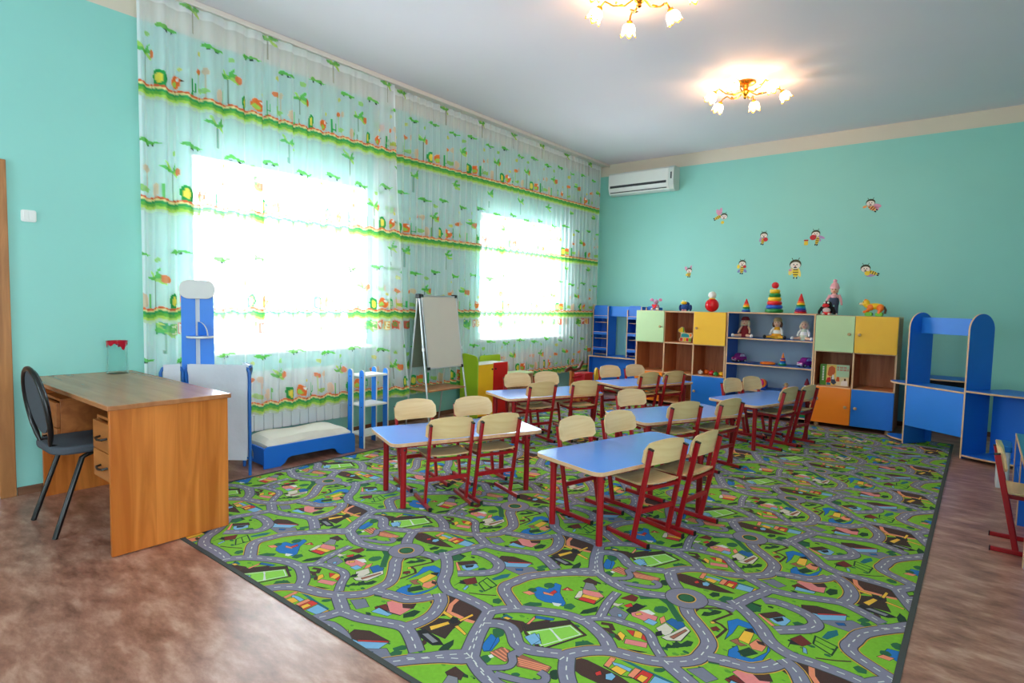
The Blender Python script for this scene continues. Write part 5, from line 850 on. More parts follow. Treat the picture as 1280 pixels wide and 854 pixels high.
# ------------------------------------------------------------------ blue play desk with shelf towers in the corner
t = thing('corner_play_unit', 'blue play desk with two narrow shelf towers in the corner by the curtain', 'play unit', (0, 0, 0))
bx0, bx1, bf, bk_ = 0.205, 0.985, -0.42, -0.03
def edged(nm, x0, x1, y0, y1, z0, z1, m1=BLUE, ez=True, p=None):
    MB().box(x0, x1, y0+0.006, y1, z0, z1).build(nm, m1, p or t); MB().box(x0, x1, y0, y0+0.006, z0, z1).build('edge_strip', BEECHZ if ez else BEECH, p or t)
edged('top_board', bx0, bx1, bf, bk_, 0.530, 0.546, BLUE, False)
edged('side_panel', bx0, bx0+0.016, bf, bk_, 0.0, 0.530); edged('side_panel', bx1-0.016, bx1, bf, bk_, 0.0, 0.530)
MB().box(bx0+0.016, bx1-0.016, bf+0.10, bf+0.116, 0.06, 0.530).build('front_board', BLUE, t)
tf, tb_ = -0.30, -0.05
def tower(x0, x1, zt=1.225):
    edged('upright', x0, x0+0.014, tf, tb_, 0.546, zt); edged('upright', x1-0.014, x1, tf, tb_, 0.546, zt+0.05)
    MB().prism([(x0+0.014, zt-0.09), (x1-0.014, zt-0.09), (x1-0.014, zt+0.02)]+rrect(x1-x0-0.028, 0.1, 0.03, 4, (x0+x1)/2, zt+0.01)[:12]+[(x0+0.014, zt-0.02)], (0, tf+0.02, 0), X, Z, (0, 0.014, 0)).build('head_board', BLUE, t)
    for z in (1.10, 0.86, 0.63):
        MB().box(x0+0.014, x1-0.014, tf+0.012, tb_, z-0.008, z+0.006).build('shelf_board', BLUE, t)
        MB().box(x0+0.014, x1-0.014, tf+0.004, tf+0.012, z-0.008, z+0.030).build('front_lip', BLUE, t); MB().box(x0+0.014, x1-0.014, tf+0.003, tf+0.0125, z+0.030, z+0.036).build('edge_strip', BEECH, t)
        MB().box(x0+0.014, x1-0.014, tf+0.05, tf+0.056, z-0.070, z-0.062).build('edge_strip', BEECH, t)
        MB().box(x0+0.014, x1-0.014, tf+0.056, tb_, z-0.070, z-0.062).build('shelf_board', BLUE, t)
    MB().box(x0+0.014, x1-0.014, tb_-0.006, tb_, 0.546, zt).build('back_panel', SBL, t)
tower(0.196, 0.455); tower(0.757, 0.985)
MB().box(0.455, 0.757, tf+0.06, tf+0.076, 1.126, 1.275).build('header_board', BLUE_L, t, bevel=0.002)
# third tower, its head showing over the cupboard
edged('upright', 1.03, 1.045, -0.27, -0.05, 0.0, 1.27); edged('upright', 1.165, 1.18, -0.27, -0.05, 0.0, 1.27)
MB().prism(rrect(0.125, 0.10, 0.025, 4, 1.105, 1.235), (0, -0.25, 0), X, Z, (0, 0.014, 0)).build('head_board', BLUE, t)
for z in (0.2, 0.6, 1.0): MB().box(1.045, 1.165, -0.26, -0.05, z, z+0.014).build('shelf_board', BLUE, t)

# ------------------------------------------------------------------ blue play counter at the right
U, V = Vector((0.810, -0.586, 0)), Vector((0.586, 0.810, 0))
t = thing('play_counter', 'tall blue play shop counter with two arch topped panels, at the rug corner', 'play unit', (4.188, -1.069, RT))
PL = 0.568
def pan(o, a, b, thick, nm, pts, ms=BEECH, mm=BLUE, bev=0.0015): return MB().prism(pts, o, a, b, thick, 0, 1).build(nm, [mm, ms], t, bevel=bev)
for uo in (-0.008, PL-0.008): pan(U*uo, V, Z, U*0.016, 'arch_panel', arch(0.29, 1.283, 16), BEECHZ)
pan(V*0.135+U*0.008, U, Z, V*0.016, 'header_board', [(0, 1.082), (PL-0.016, 1.082), (PL-0.016, 1.236), (0, 1.236)], BLUE_L, BLUE_L)
pan(V*0.004+U*0.008, U, Z, V*0.016, 'front_board', [(0, 0.185), (PL-0.016, 0.185), (PL-0.016, 0.574), (0, 0.574)], BEECH, BLUE_L)
pan(U*0.008+Vector((0, 0, 0.574)), U, V, Vector((0, 0, 0.016)), 'counter_board', [(0, 0), (PL-0.016, 0), (PL-0.016, 0.29), (0, 0.29)])
pan(V*0.27+U*0.008, U, Z, V*0.012, 'back_leg_board', [(0, 0.02), (0.06, 0.02), (0.06, 0.185), (0, 0.185)], BLUE, BLUE)
half = [(-0.008, 0.0)]+[(-0.008-0.262*math.sin(k*PI/14), 0.145-0.145*math.cos(k*PI/14)) for k in range(1, 14)]+[(-0.008, 0.29)]
for z in (0.574, 0.022): pan(Vector((0, 0, z)), U, V, Vector((0, 0, 0.016)), 'half_round_shelf', half)
q0 = PL+0.008; RR = 0.5
quart = [(q0, 0.0)]+[(q0+1.15*RR*math.sin(k*PI/24), RR-RR*math.cos(k*PI/24)) for k in range(1, 13)]+[(q0, RR)]
for z in (0.592, 0.022): pan(Vector((0, 0, z)), U, V, Vector((0, 0, 0.016)), 'curved_shelf', quart)
pan(V*0.292+U*(q0+0.026), U, Z, V*0.016, 'rear_panel', [(0, 0.038), (0.40, 0.038), (0.40, 0.592), (0, 0.592)], BLUE)

t = thing('low_table', 'low blue topped table against the end wall behind the play counter', 'table', (0, 0, 0))
MB().box(4.20, 4.66, -0.475, -0.03, 0.592, 0.606).build('tabletop', BLUE, t); MB().box(4.20, 4.66, -0.481, -0.475, 0.592, 0.606).build('edge_strip', BEECH, t)
for x in (4.21, 4.634): MB().box(x, x+0.016, -0.46, -0.03, 0.0, 0.592).build('side_panel', BLUE, t)
MB().box(4.226, 4.634, -0.06, -0.046, 0.40, 0.592).build('back_rail', BLACK, t)

# ------------------------------------------------------------------ blue desk and storage box at the right edge
t = thing('blue_play_desk', 'blue desk with beech edges at the right edge of the room', 'desk', (0, 0, 0))
kx, ky0, ky1, kz = 4.962, -3.985, -2.46, 0.452
TEAL = mat('teal_desktop', (36, 128, 170), 0.38, 0.04)
MB().box(kx+0.006, kx+0.62, ky0, ky1, kz-0.016, kz).build('desktop', TEAL, t); MB().box(kx, kx+0.006, ky0, ky1, kz-0.016, kz).build('edge_strip', BEECH, t)
for y in (ky0, -3.20, ky1-0.016):
    MB().box(kx+0.008, kx+0.60, y, y+0.016, 0.0, kz-0.016).build('side_panel', BLUE, t); MB().box(kx+0.002, kx+0.008, y, y+0.016, 0.0, kz-0.016).build('edge_strip', BEECHZ, t)
MB().box(kx+0.30, kx+0.316, ky0+0.016, -3.20, 0.05, kz-0.016).build('modesty_panel', BLUE, t)
MB().box(kx+0.02, kx+0.60, -3.184, ky1-0.016, 0.21, 0.226).build('shelf_board', BLUE, t)
MB().box(kx+0.585, kx+0.60, -3.184, ky1-0.016, 0.02, kz-0.016).build('back_panel', BLUE, t)
t = thing('pencil_box', 'small teal box standing on the blue desk at the right edge', 'box', (5.06, -2.98, kz))
TL = mat('teal_plastic', (40, 170, 160), 0.4, 0.04)
MB().box(-0.07, 0.07, -0.10, 0.10, 0.0, 0.16).build('body', TL, t, bevel=0.008); MB().box(-0.074, 0.074, -0.104, 0.104, 0.16, 0.185).build('lid', mat('teal_lid', (60, 190, 180), 0.4, 0.04), t, bevel=0.006)
t = thing('storage_box', 'white plastic storage box with blue lid on the floor behind the red chair', 'box', (4.915, -2.16, 0))
MB().prism(rrect(0.075, 0.25, 0.012), (0, 0, 0), X, Y, (0, 0, 0.275)).build('body', mat('translucent_white', (206, 214, 216), 0.35, 0.03), t, bevel=0.004)
MB().prism(rrect(0.09, 0.27, 0.015), (0, 0, 0.275), X, Y, (0, 0, 0.045)).build('lid', mat('lid_blue', (28, 112, 190), 0.35, 0.03), t, bevel=0.006)

# ------------------------------------------------------------------ ceiling lamps
TULIP = emat('lit_tulip_glass', (1.0, 0.84, 0.56), 7.0)
RIM = mat('amber_glass_rim', (244, 190, 60), 0.25, 0.1)
def lamp(label, x, y, a0):
    t = thing('ceiling_lamp', label, 'ceiling lamp', (x, y, H), a0, 'lit gilt ceiling lamps')
    MB().lathe([(0.0, -0.002), (0.085, -0.002), (0.092, -0.012), (0.075, -0.026), (0.03, -0.034), (0.022, -0.07), (0.036, -0.09), (0.03, -0.115), (0.012, -0.13), (0.016, -0.145), (0.0, -0.158)], 24).build('canopy', GOLD, t)
    for k in range(6):
        a = k*PI/3; r = 0.30 if k % 2 == 0 else 0.25; c, s = math.cos(a), math.sin(a)
        arm = MB().tube([(0.03*c, 0.03*s, -0.085), (0.10*c, 0.10*s, -0.118), (0.18*c, 0.18*s, -0.10), (0.24*c, 0.24*s, -0.058), (r*c, r*s, -0.068), ((r+0.02)*c, (r+0.02)*s, -0.085)], 0.006, 8).build('arm', GOLD, t)
        m = MB()
        for q in range(3):
            b = q*2.1+k; lx, ly, lz = (0.11+0.05*q)*c+0.02*math.cos(b), (0.11+0.05*q)*s+0.02*math.sin(b), -0.105+0.01*q
            m.ball((lx, ly, lz), (0.020, 0.009, 0.004), 0, 8, 5, rz=b)
        m.build('leaf_ornament', GOLD, arm)
        ax = Vector((c*0.55, s*0.55, -0.83)).normalized(); o = Vector(((r+0.02)*c, (r+0.02)*s, -0.083))
        MB().lathe([(0.0, 0.0), (0.017, 0.002), (0.022, 0.014), (0.017, 0.024)], 12, o, ax=ax).build('lamp_socket', GOLD, arm)
        qn = Vector((0, 0, 1)).rotation_difference(ax); n = 30
        m = MB(); vs = []; prof = [(0.014, 0.018), (0.036, 0.030), (0.047, 0.052), (0.046, 0.074), (0.050, 0.090)]
        for i, (rr, zz) in enumerate(prof):
            for j in range(n):
                th = 2*PI*j/n; w = i/4.0; rj = rr*(1+0.10*w*math.cos(6*th)); zj = zz+0.010*w*w*math.cos(6*th)
                vs.append(o+qn @ Vector((rj*math.cos(th), rj*math.sin(th), zj)))
        m.add(vs, [(i*n+j, i*n+(j+1) % n, (i+1)*n+(j+1) % n, (i+1)*n+j) for i in range(4) for j in range(n)]); sh = m.build('tulip_shade', TULIP, arm)
        m = MB(); vs = []
        for (rr, zz) in ((0.0505, 0.089), (0.057, 0.099)):
            for j in range(n):
                th = 2*PI*j/n; rj = rr*(1+0.12*math.cos(6*th)); zj = zz+0.012*math.cos(6*th); vs.append(o+qn @ Vector((rj*math.cos(th), rj*math.sin(th), zj)))
        m.add(vs, [(j, (j+1) % n, n+(j+1) % n, n+j) for j in range(n)]); m.build('shade_rim', RIM, arm)
    l = bpy.data.lights.new('bulb_glow', 'POINT'); l.energy = LAMP_W; l.color = (1.0, 0.50, 0.22); l.shadow_soft_size = 0.04
    for k in range(3):
        a = k*2*PI/3; lo = bpy.data.objects.new('bulb_glow', l); COL.objects.link(lo); lo.parent = t; lo.location = (0.19*math.cos(a+0.5), 0.19*math.sin(a+0.5), -0.155)
    return t
LAMP_W = 6.5
lamp('lit gilt ceiling lamp with white tulip shades, the farther one towards the end wall', 2.885, -2.185, 0.55)
lamp('lit gilt ceiling lamp with white tulip shades, the nearer one cut by the top edge', 2.86, -4.30, 0.15)

# ------------------------------------------------------------------ toys
def tm(name, c, r=0.45, b=0.0): return mat('toy_'+name, c, r, 0.06, 30, b, 300)
T_RED, T_YEL, T_GRN, T_BLU, T_ORG, T_PUR = tm('red', (214, 22, 34), .3), tm('yellow', (246, 196, 24), .3), tm('green', (20, 128, 54), .3), tm('blue', (26, 74, 180), .3), tm('orange', (246, 120, 22), .3), tm('purple', (132, 40, 124), .25)
T_WHT, T_BLK, T_SKIN, T_PNK, T_LIL, T_CYN, T_LIME = tm('white', (236, 232, 226)), tm('black', (22, 22, 26), .6), tm('skin', (232, 178, 148), .5), tm('pink', (232, 168, 176), .8, .2), tm('lilac', (196, 160, 186), .9, .2), tm('cyan', (30, 150, 190), .3), tm('lime', (110, 190, 50))
T_MAR, T_DEN, T_BRN, T_GLD, T_STR, T_MAG = tm('maroon', (128, 22, 36), .8, .2), tm('denim', (62, 74, 98), .9, .2), tm('brown', (96, 60, 40), .8), tm('mustard', (222, 160, 36), .8, .2), tm('straw', (178, 150, 104), .8, .2), tm('magenta', (232, 30, 130), .35)
CT, ST_ = 1.2330, 1.2440
TY = -0.5
def pyramid(label, x, y, z, rings, r0, h, ball=None, cone=None, rt=0.5):
    t = thing('stacking_pyramid', label, 'toy', (x, y, z), 0, 'stacking ring pyramids'); n = len(rings); hh = h/n
    for i, m_ in enumerate(rings):
        r = r0*(1-(1-rt)*i/max(1, n-1))
        MB().lathe([(0, 0), (r*0.86, 0), (r*0.97, hh*0.2), (r, hh*0.5), (r*0.97, hh*0.8), (r*0.86, hh*0.99), (0, hh*0.99)], 22, (0, 0, hh*i)).build('ring', m_, t)
    if cone: MB().lathe([(0, 0), (r0*rt*0.8, 0), (r0*rt*0.72, cone[1]*0.2), (r0*0.1, cone[1]*0.93), (0, cone[1])], 18, (0, 0, h)).build('cone_top', cone[0], t)
    if ball: MB().tube([(0, 0, h), (0, 0, h+ball[1]*0.4)], 0.012, 10, 0).build('peg', T_WHT, t); MB().ball((0, 0, h+ball[1]*1.2), ball[1], 0, 18, 12).build('ball_top', ball[0], t)
    return t
pyramid('small rainbow stacking pyramid with red cone on the shelf top, left of the tall one', 2.471, TY, ST_, [T_BLU, T_CYN, T_GRN, T_YEL, T_ORG], 0.052, 0.10, None, (T_RED, 0.062), 0.62)
pyramid('tall stacking pyramid with six rings and red ball on the shelf top', 2.794, TY, ST_, [T_GRN, T_BLU, T_RED, T_YEL, T_GRN, T_YEL], 0.102, 0.275, (T_RED, 0.040), None, 0.56)
pyramid('rainbow stacking pyramid with tall red cone on the shelf top, beside the standing doll', 3.083, TY, ST_, [T_RED, T_PUR, T_BLU, T_CYN, T_GRN, T_YEL, T_ORG], 0.068, 0.138, None, (T_RED, 0.092), 0.58)
pyramid('small stacking pyramid with orange pointed top inside the open shelf', 2.928, -0.53, 0.6275, [T_GRN, T_CYN, T_BLU, T_ORG, T_PUR], 0.046, 0.088, None, (T_ORG, 0.062), 0.5)

# soft toys and dolls on the cupboard tops
t = thing('mouse_plush', 'lilac plush mouse with big ears hugging a red heart on the left cupboard top', 'soft toy', (1.288, TY, CT))
MB().ball((0, 0.01, 0.045), (0.045, 0.035, 0.045)).build('body', T_LIL, t); MB().ball((0, -0.005, 0.115), (0.036, 0.034, 0.034)).ball((0, -0.035, 0.105), (0.016, 0.022, 0.012)).build('head', T_LIL, t)
for s in (-1, 1):
    MB().ball((s*0.062, 0, 0.142), (0.026, 0.008, 0.020)).build('ear', tm('ear_pink', (206, 120, 150), .9), t); MB().ball((s*0.036, -0.03, 0.018), (0.018, 0.028, 0.018)).build('foot', T_WHT, t); MB().tube([(s*0.035, -0.01, 0.07), (s*0.03, -0.045, 0.058)], 0.010, 8).build('arm', T_LIL, t); MB().ball((s*0.014, -0.036, 0.124), 0.005, 0, 8, 6).build('eye', T_BLK, t)
MB().prism([(0, -0.034), (0.034, 0.006), (0.032, 0.024), (0.017, 0.030), (0, 0.018), (-0.017, 0.030), (-0.032, 0.024), (-0.034, 0.006)], (0, -0.058, 0.055), X, Z, (0, 0.016, 0)).build('heart', T_RED, t, bevel=0.004)
t = thing('bird_plush', 'blue plush bird with yellow beak on the left cupboard top', 'soft toy', (1.702, TY, CT))
MB().ball((0, 0, 0.052), (0.062, 0.05, 0.052)).ball((0.01, 0.005, 0.092), (0.042, 0.038, 0.03)).build('body', tm('navy', (18, 60, 122), .9, .2), t); MB().ball((-0.012, -0.03, 0.108), (0.040, 0.03, 0.022)).build('beak', T_YEL, t)
for s in (-1, 1): MB().ball((s*0.068, 0, 0.045), (0.018, 0.03, 0.042)).build('wing', tm('navy', (18, 60, 122)), t); MB().ball((s*0.018-0.008, -0.032, 0.132), 0.011, 0, 10, 7).build('eye', T_WHT, t); MB().ball((s*0.018, -0.045, 0.012), (0.014, 0.026, 0.012)).build('foot', T_PNK, t)
t = thing('roly_poly_toy', 'red ball roly poly toy with plain white ball head on the left cupboard top', 'toy', (2.048, TY, CT))
MB().ball((0, 0, 0.085), 0.085, 0, 28, 18).build('body', tm('gloss_red', (206, 14, 30), .12), t); MB().lathe([(0.036, 0), (0.044, 0.007), (0.036, 0.014)], 20, (0, 0, 0.158)).build('collar', T_YEL, t); MB().ball((0, 0, 0.212), (0.050, 0.046, 0.046), 0, 22, 14).build('head', T_WHT, t)

def doll(label, x, y, z, dress, hair, hat=None, shoes=None, apron=None, h=0.24, turn=0.0, lean=0.0):
    """seated doll facing the room"""
    t = thing('doll', label, 'doll', (x, y, z), turn, 'dolls'); k = h/0.24
    S = lambda p: tuple(q*k for q in p)
    MB().lathe([(0, 0), (0.058*k, 0.0), (0.062*k, 0.02*k), (0.048*k, 0.06*k), (0.036*k, 0.10*k), (0.030*k, 0.118*k), (0.014*k, 0.128*k), (0, 0.13*k)], 18, (0, 0.01*k, 0)).build('dress', dress, t)
    if apron: MB().lathe([(0.051*k, 0.055*k), (0.0455*k, 0.075*k), (0.041*k, 0.092*k)], 18, (0, 0.01*k, 0)).build('apron', apron, t)
    hd = MB().ball(S((0, 0, 0.165)), (0.036*k, 0.036*k, 0.040*k), 0, 18, 12).ball(S((0, -0.036, 0.16)), 0.006*k, 0, 8, 6).tube([S((0, 0.005, 0.115)), S((0, 0.0, 0.14))], 0.014*k, 10).build('head', T_SKIN, t)
    for s in (-1, 1): MB().ball(S((s*0.014, -0.0335, 0.172)), 0.0045*k, 0, 8, 6).build('eye', T_BLK, hd)
    MB().ball(S((0, -0.034, 0.147)), (0.009*k, 0.003*k, 0.003*k), 0, 8, 5).build('mouth', T_RED, hd)
    m = MB().ball(S((0, 0.010, 0.174)), (0.041*k, 0.037*k, 0.040*k), 0, 16, 10)
    for s in (-1, 1): m.ball(S((s*0.037, 0.004, 0.148)), (0.016*k, 0.016*k, 0.032*k), 0, 10, 8)
    m.build('hair', hair, hd)
    if hat: MB().lathe([(0.0, 0.04*k), (0.028*k, 0.036*k), (0.040*k, 0.018*k), (0.044*k, 0.0), (0.041*k, -0.003*k), (0.038*k, 0.0)], 18, S((0, 0.006, 0.185))).build('hat', hat, hd)
    for s in (-1, 1):
        MB().tube([S((s*0.030, 0.005, 0.112)), S((s*0.052, -0.01, 0.085)), S((s*0.058, -0.03, 0.055))], [0.013*k, 0.011*k, 0.009*k], 10).ball(S((s*0.059, -0.033, 0.050)), 0.011*k, 0, 10, 7).build('arm', T_WHT if apron else T_SKIN, t)
        MB().tube([S((s*0.028, -0.03, 0.019)), S((s*0.062, -0.065, 0.018)), S((s*0.088, -0.088, 0.017))], [0.018*k, 0.015*k, 0.013*k], 10).build('leg', dress if shoes else T_SKIN, t)
        MB().ball(S((s*0.098, -0.094, 0.020)), (0.017*k, 0.020*k, 0.020*k), 0, 12, 8).build('shoe', shoes or T_WHT, t)
    return t
doll('seated doll in dark red dress and beret on the upper shelf', 2.478, -0.53, 0.9375, T_MAR, tm('fair_hair', (206, 190, 160), .9), T_MAR, None, None, 0.27)
doll('seated doll in mustard dress with straw hat and black shoes on the upper shelf', 2.845, -0.52, 0.9375, T_GLD, T_BRN, T_STR, T_BLK, T_WHT, 0.27)
doll('seated fair doll in pale dress at the right end of the upper shelf', 3.140, -0.53, 0.9375, tm('pale_green', (206, 214, 190), .9), tm('fair_hair', (206, 190, 160)), None, None, T_WHT, 0.25)
t = thing('standing_doll', 'standing doll in pink knitted hat and denim dungarees behind the black plush', 'doll', (3.412, -0.44, CT))
for s in (-1, 1):
    MB().tube([(s*0.024, 0, 0.012), (s*0.026, 0, 0.14)], 0.021, 12).build('leg', T_DEN, t); MB().ball((s*0.025, -0.012, 0.012), (0.02, 0.032, 0.012)).build('shoe', T_WHT, t)
    MB().tube([(s*0.044, 0, 0.225), (s*0.066, -0.005, 0.18), (s*0.078, -0.015, 0.135)], [0.017, 0.015, 0.011], 10).ball((s*0.08, -0.018, 0.125), 0.012, 0, 10, 7).build('arm', T_PNK, t)
    MB().bar((s*0.022, -0.034, 0.19), (s*0.026, -0.012, 0.245), 0.012, 0.006).build('strap', T_DEN, t)
MB().lathe([(0, 0.12), (0.048, 0.12), (0.05, 0.15), (0.042, 0.20), (0.044, 0.225), (0.02, 0.245), (0, 0.248)], 16).build('blouse', T_PNK, t)
MB().lathe([(0.049, 0.115), (0.053, 0.15), (0.045, 0.195)], 16).build('dungarees', T_DEN, t)
hd = MB().ball((0, 0, 0.283), (0.042, 0.042, 0.045), 0, 18, 12).ball((0, -0.042, 0.278), 0.007, 0, 8, 6).build('head', T_SKIN, t)
for s in (-1, 1): MB().ball((s*0.016, -0.039, 0.290), 0.005, 0, 8, 6).build('eye', T_BLK, hd)
MB().ball((0, -0.040, 0.263), (0.011, 0.003, 0.0035), 0, 8, 5).build('mouth', T_RED, hd)
MB().lathe([(0.047, 0.296), (0.050, 0.305), (0.046, 0.322), (0.036, 0.350), (0.016, 0.372), (0, 0.376)], 18).ball((0, 0, 0.385), 0.021, 0, 12, 8).build('knitted_hat', T_PNK, hd)
t = thing('black_plush', 'black plush creature with big red muzzle in front of the standing doll', 'soft toy', (3.378, -0.60, CT))
MB().ball((0, 0, 0.062), (0.058, 0.048, 0.062)).ball((0, 0, 0.118), (0.046, 0.042, 0.040)).build('body', tm('black_fur', (16, 14, 18), .95, .3), t)
MB().ball((-0.01, -0.042, 0.105), (0.036, 0.024, 0.022)).build('muzzle', T_RED, t); MB().ball((0, -0.036, 0.055), (0.040, 0.022, 0.030)).build('belly', tm('belly', (206, 186, 184), .9), t); MB().ball((0, -0.036, 0.020), (0.044, 0.024, 0.018)).build('trousers', T_RED, t)
for s in (-1, 1): MB().ball((s*0.018-0.006, -0.036, 0.138), 0.012, 0, 10, 7).build('eye', T_WHT, t); MB().tube([(s*0.05, 0, 0.085), (s*0.075, -0.02, 0.04), (s*0.078, -0.025, 0.012)], [0.018, 0.015, 0.013], 10).build('arm', tm('black_fur', (16, 14, 18)), t); MB().ball((s*0.03, -0.05, 0.012), (0.016, 0.024, 0.012)).build('foot', T_WHT, t)
t = thing('toy_dog', 'yellow and orange toy dog on green feet on the right cupboard top', 'soft toy', (3.80, TY, CT))
MB().ball((0.02, 0, 0.108), (0.085, 0.036, 0.034)).ball((-0.065, 0, 0.140), (0.036, 0.034, 0.042)).ball((-0.050, 0, 0.118), (0.034, 0.032, 0.034)).build('body', T_YEL, t)
MB().ball((-0.108, 0, 0.132), (0.024, 0.02, 0.016)).build('muzzle', tm('cream', (240, 216, 168)), t); MB().ball((-0.130, 0, 0.138), 0.006, 0, 8, 6).build('nose', T_BLK, t)
for s in (-1, 1):
    MB().ball((-0.020, s*0.030, 0.095), (0.030, 0.016, 0.034)).tube([(-0.025, s*0.032, 0.085), (-0.055, s*0.034, 0.052)], 0.016, 10).ball((-0.068, s*0.034, 0.046), (0.022, 0.016, 0.016)).build('front_leg', T_ORG, t); MB().ball((0.070, s*0.030, 0.092), (0.034, 0.017, 0.038)).tube([(0.072, s*0.032, 0.075), (0.058, s*0.034, 0.03)], 0.017, 10).build('hind_leg', T_ORG, t)
    MB().ball((-0.072, s*0.016, 0.165), (0.012, 0.008, 0.022)).build('ear', T_ORG, t); MB().ball((-0.088, s*0.026, 0.152), 0.005, 0, 8, 6).build('eye', T_BLK, t)
for x in (-0.035, 0.062): MB().prism(rrect(0.07, 0.044, 0.02, 4, 0, 0.022), (x, -0.045, 0), X, Z, (0, 0.09, 0)).build('foot_block', T_LIME, t, bevel=0.004)
MB().tube([(0.10, 0, 0.105), (0.118, 0, 0.07), (0.112, 0, 0.03)], 0.012, 8).build('tail', T_BRN, t)

# things inside the cupboards and the open shelf
t = thing('toy_horse', 'flat wooden toy horse in yellow, teal and red in the left cupboard cell', 'toy', (1.735, -0.56, 0.831))
def flat(nm, pts, m_, y=0.0, th=0.03): return MB().prism(pts, (0, y, 0), X, Z, (0, th, 0)).build(nm, m_, t, bevel=0.002)
flat('back_plate', [(-0.075, 0.006), (0.08, 0.006), (0.085, 0.05), (0.105, 0.10), (0.09, 0.125), (0.05, 0.12), (-0.01, 0.125), (-0.022, 0.19), (-0.05, 0.20), (-0.095, 0.165), (-0.098, 0.135), (-0.06, 0.12), (-0.062, 0.07), (-0.078, 0.04)], tm('light_wood', (226, 208, 160)))
flat('head', [(-0.026, 0.13), (-0.030, 0.185), (-0.05, 0.192), (-0.088, 0.163), (-0.09, 0.140), (-0.06, 0.128)], T_YEL, -0.004, 0.006); flat('mane', [(-0.012, 0.128), (-0.020, 0.184), (-0.032, 0.186), (-0.026, 0.128)], T_LIME, -0.005, 0.006)
flat('saddle', [(-0.052, 0.066), (0.058, 0.066), (0.052, 0.10), (0.02, 0.115), (-0.03, 0.115), (-0.05, 0.10)], tm('teal', (20, 150, 160)), -0.004, 0.006); flat('tail', [(0.064, 0.066), (0.092, 0.095), (0.082, 0.118), (0.060, 0.11)], T_ORG, -0.004, 0.006)
for x, m_ in ((-0.048, T_RED), (0.0, T_YEL), (0.036, T_RED), (0.064, T_LIME)): flat('block', [(x-0.016, 0.014), (x+0.016, 0.014), (x+0.016, 0.056), (x-0.016, 0.056)], m_, -0.004, 0.006)
def fruit(nm, lab, x, m_, r, cat='toy', y=-0.60):
    t = thing(nm, lab, cat, (x, y, 0.4395), 0, 'small toys in the left cupboard'); MB().lathe([(0, 0), (r*0.6, 0.002), (r, r*0.6), (r*0.9, r*1.2), (r*0.3, r*1.6), (0, r*1.55)], 16).build('body', m_, t); MB().tube([(0, 0, r*1.5), (0.004, 0, r*2.0)], 0.004, 6).build('stalk', T_BRN if m_ is not T_WHT else T_WHT, t)
fruit('toy_pear', 'white pear shaped toy with a tip in the left cupboard above the blue door', 1.972, T_WHT, 0.032); fruit('toy_orange', 'orange ball toy behind the white pear toy in the left cupboard', 2.012, T_ORG, 0.034, y=-0.50)
fruit('toy_apple', 'red apple toy in the left cupboard above the blue door', 2.118, T_RED, 0.038); fruit('toy_pepper', 'green pepper toy beside the red apple toy in the left cupboard', 2.182, T_GRN, 0.032, y=-0.63); fruit('toy_lemon', 'yellow lemon toy at the right end of the left cupboard cell', 2.240, T_YEL, 0.034)
t = thing('picture_book', 'big picture book with green spine standing in the right cupboard cell', 'book', (3.345, -0.62, 0.4535), math.radians(10))
MB().box(0, 0.285, 0, 0.022, 0, 0.235).build('cover', tm('book_cover', (226, 212, 166), .4), t, bevel=0.002); MB().box(0, 0.064, -0.0012, 0.0225, 0.0005, 0.2345).build('spine_strip', tm('book_green', (76, 130, 24), .4), t)
def pic(nm, pts, m_, d=0.0016): MB().prism(pts, (0, -d, 0), X, Z, (0, d-0.0002, 0)).build(nm, m_, t, smooth=False)
pic('print_sky', [(0.160, 0.10), (0.283, 0.10), (0.283, 0.232), (0.160, 0.232)], tm('print_mint', (176, 214, 180)), .0012); pic('print_yellow', [(0.064, 0.004), (0.158, 0.004), (0.158, 0.232), (0.064, 0.232)], tm('print_yellow', (236, 196, 96)), .0012)
pic('print_figure', [(0.075, 0.12), (0.085, 0.20), (0.115, 0.22), (0.145, 0.20), (0.150, 0.15), (0.130, 0.11), (0.095, 0.10)], tm('print_fox', (206, 90, 30)), .002); pic('print_figure', [(0.060, 0.035), (0.075, 0.085), (0.105, 0.095), (0.112, 0.05), (0.09, 0.03)], T_RED, .002); pic('print_figure', [(0.068, 0.006), (0.11, 0.006), (0.108, 0.03), (0.07, 0.032)], tm('print_blue', (30, 100, 130)), .0024)
pic('print_figure', [(0.112, 0.03), (0.14, 0.01), (0.165, 0.035), (0.135, 0.10), (0.112, 0.10)], T_DEN, .0024); pic('print_figure', [(0.118, 0.07), (0.142, 0.07), (0.138, 0.12), (0.122, 0.12)], T_WHT, .0028); pic('print_figure', [(0.160, 0.05), (0.195, 0.05), (0.190, 0.10), (0.165, 0.10)], tm('print_fox', (206, 90, 30)), .002); pic('print_figure', [(0.205, 0.006), (0.275, 0.006), (0.270, 0.06), (0.235, 0.07), (0.21, 0.05)], T_WHT, .002); pic('print_figure', [(0.236, 0.06), (0.256, 0.06), (0.254, 0.085), (0.238, 0.085)], T_BRN, .0024)
for r_, (z, n_) in enumerate(((0.205, 8), (0.178, 9))):
    m = MB()
    for q in range(n_):
        x = 0.168+q*0.0122
        m.box(x, x+0.003, -0.002, -0.0008, z-0.010, z+0.010)
        if q % 2 == 0: m.box(x, x+0.009, -0.002, -0.0008, z+0.007, z+0.010)
        if q % 3 != 1: m.box(x+0.006, x+0.009, -0.002, -0.0008, z-0.010, z+0.010)
        if q % 3 == 0: m.box(x, x+0.009, -0.002, -0.0008, z-0.002, z+0.001)
    o = m.build('title_lettering', T_RED, t, smooth=False); o['kind'] = 'stuff'
m = MB()
for q in range(9): m.box(0.024, 0.040, -0.002, -0.001, 0.055+q*0.018, 0.066+q*0.018)
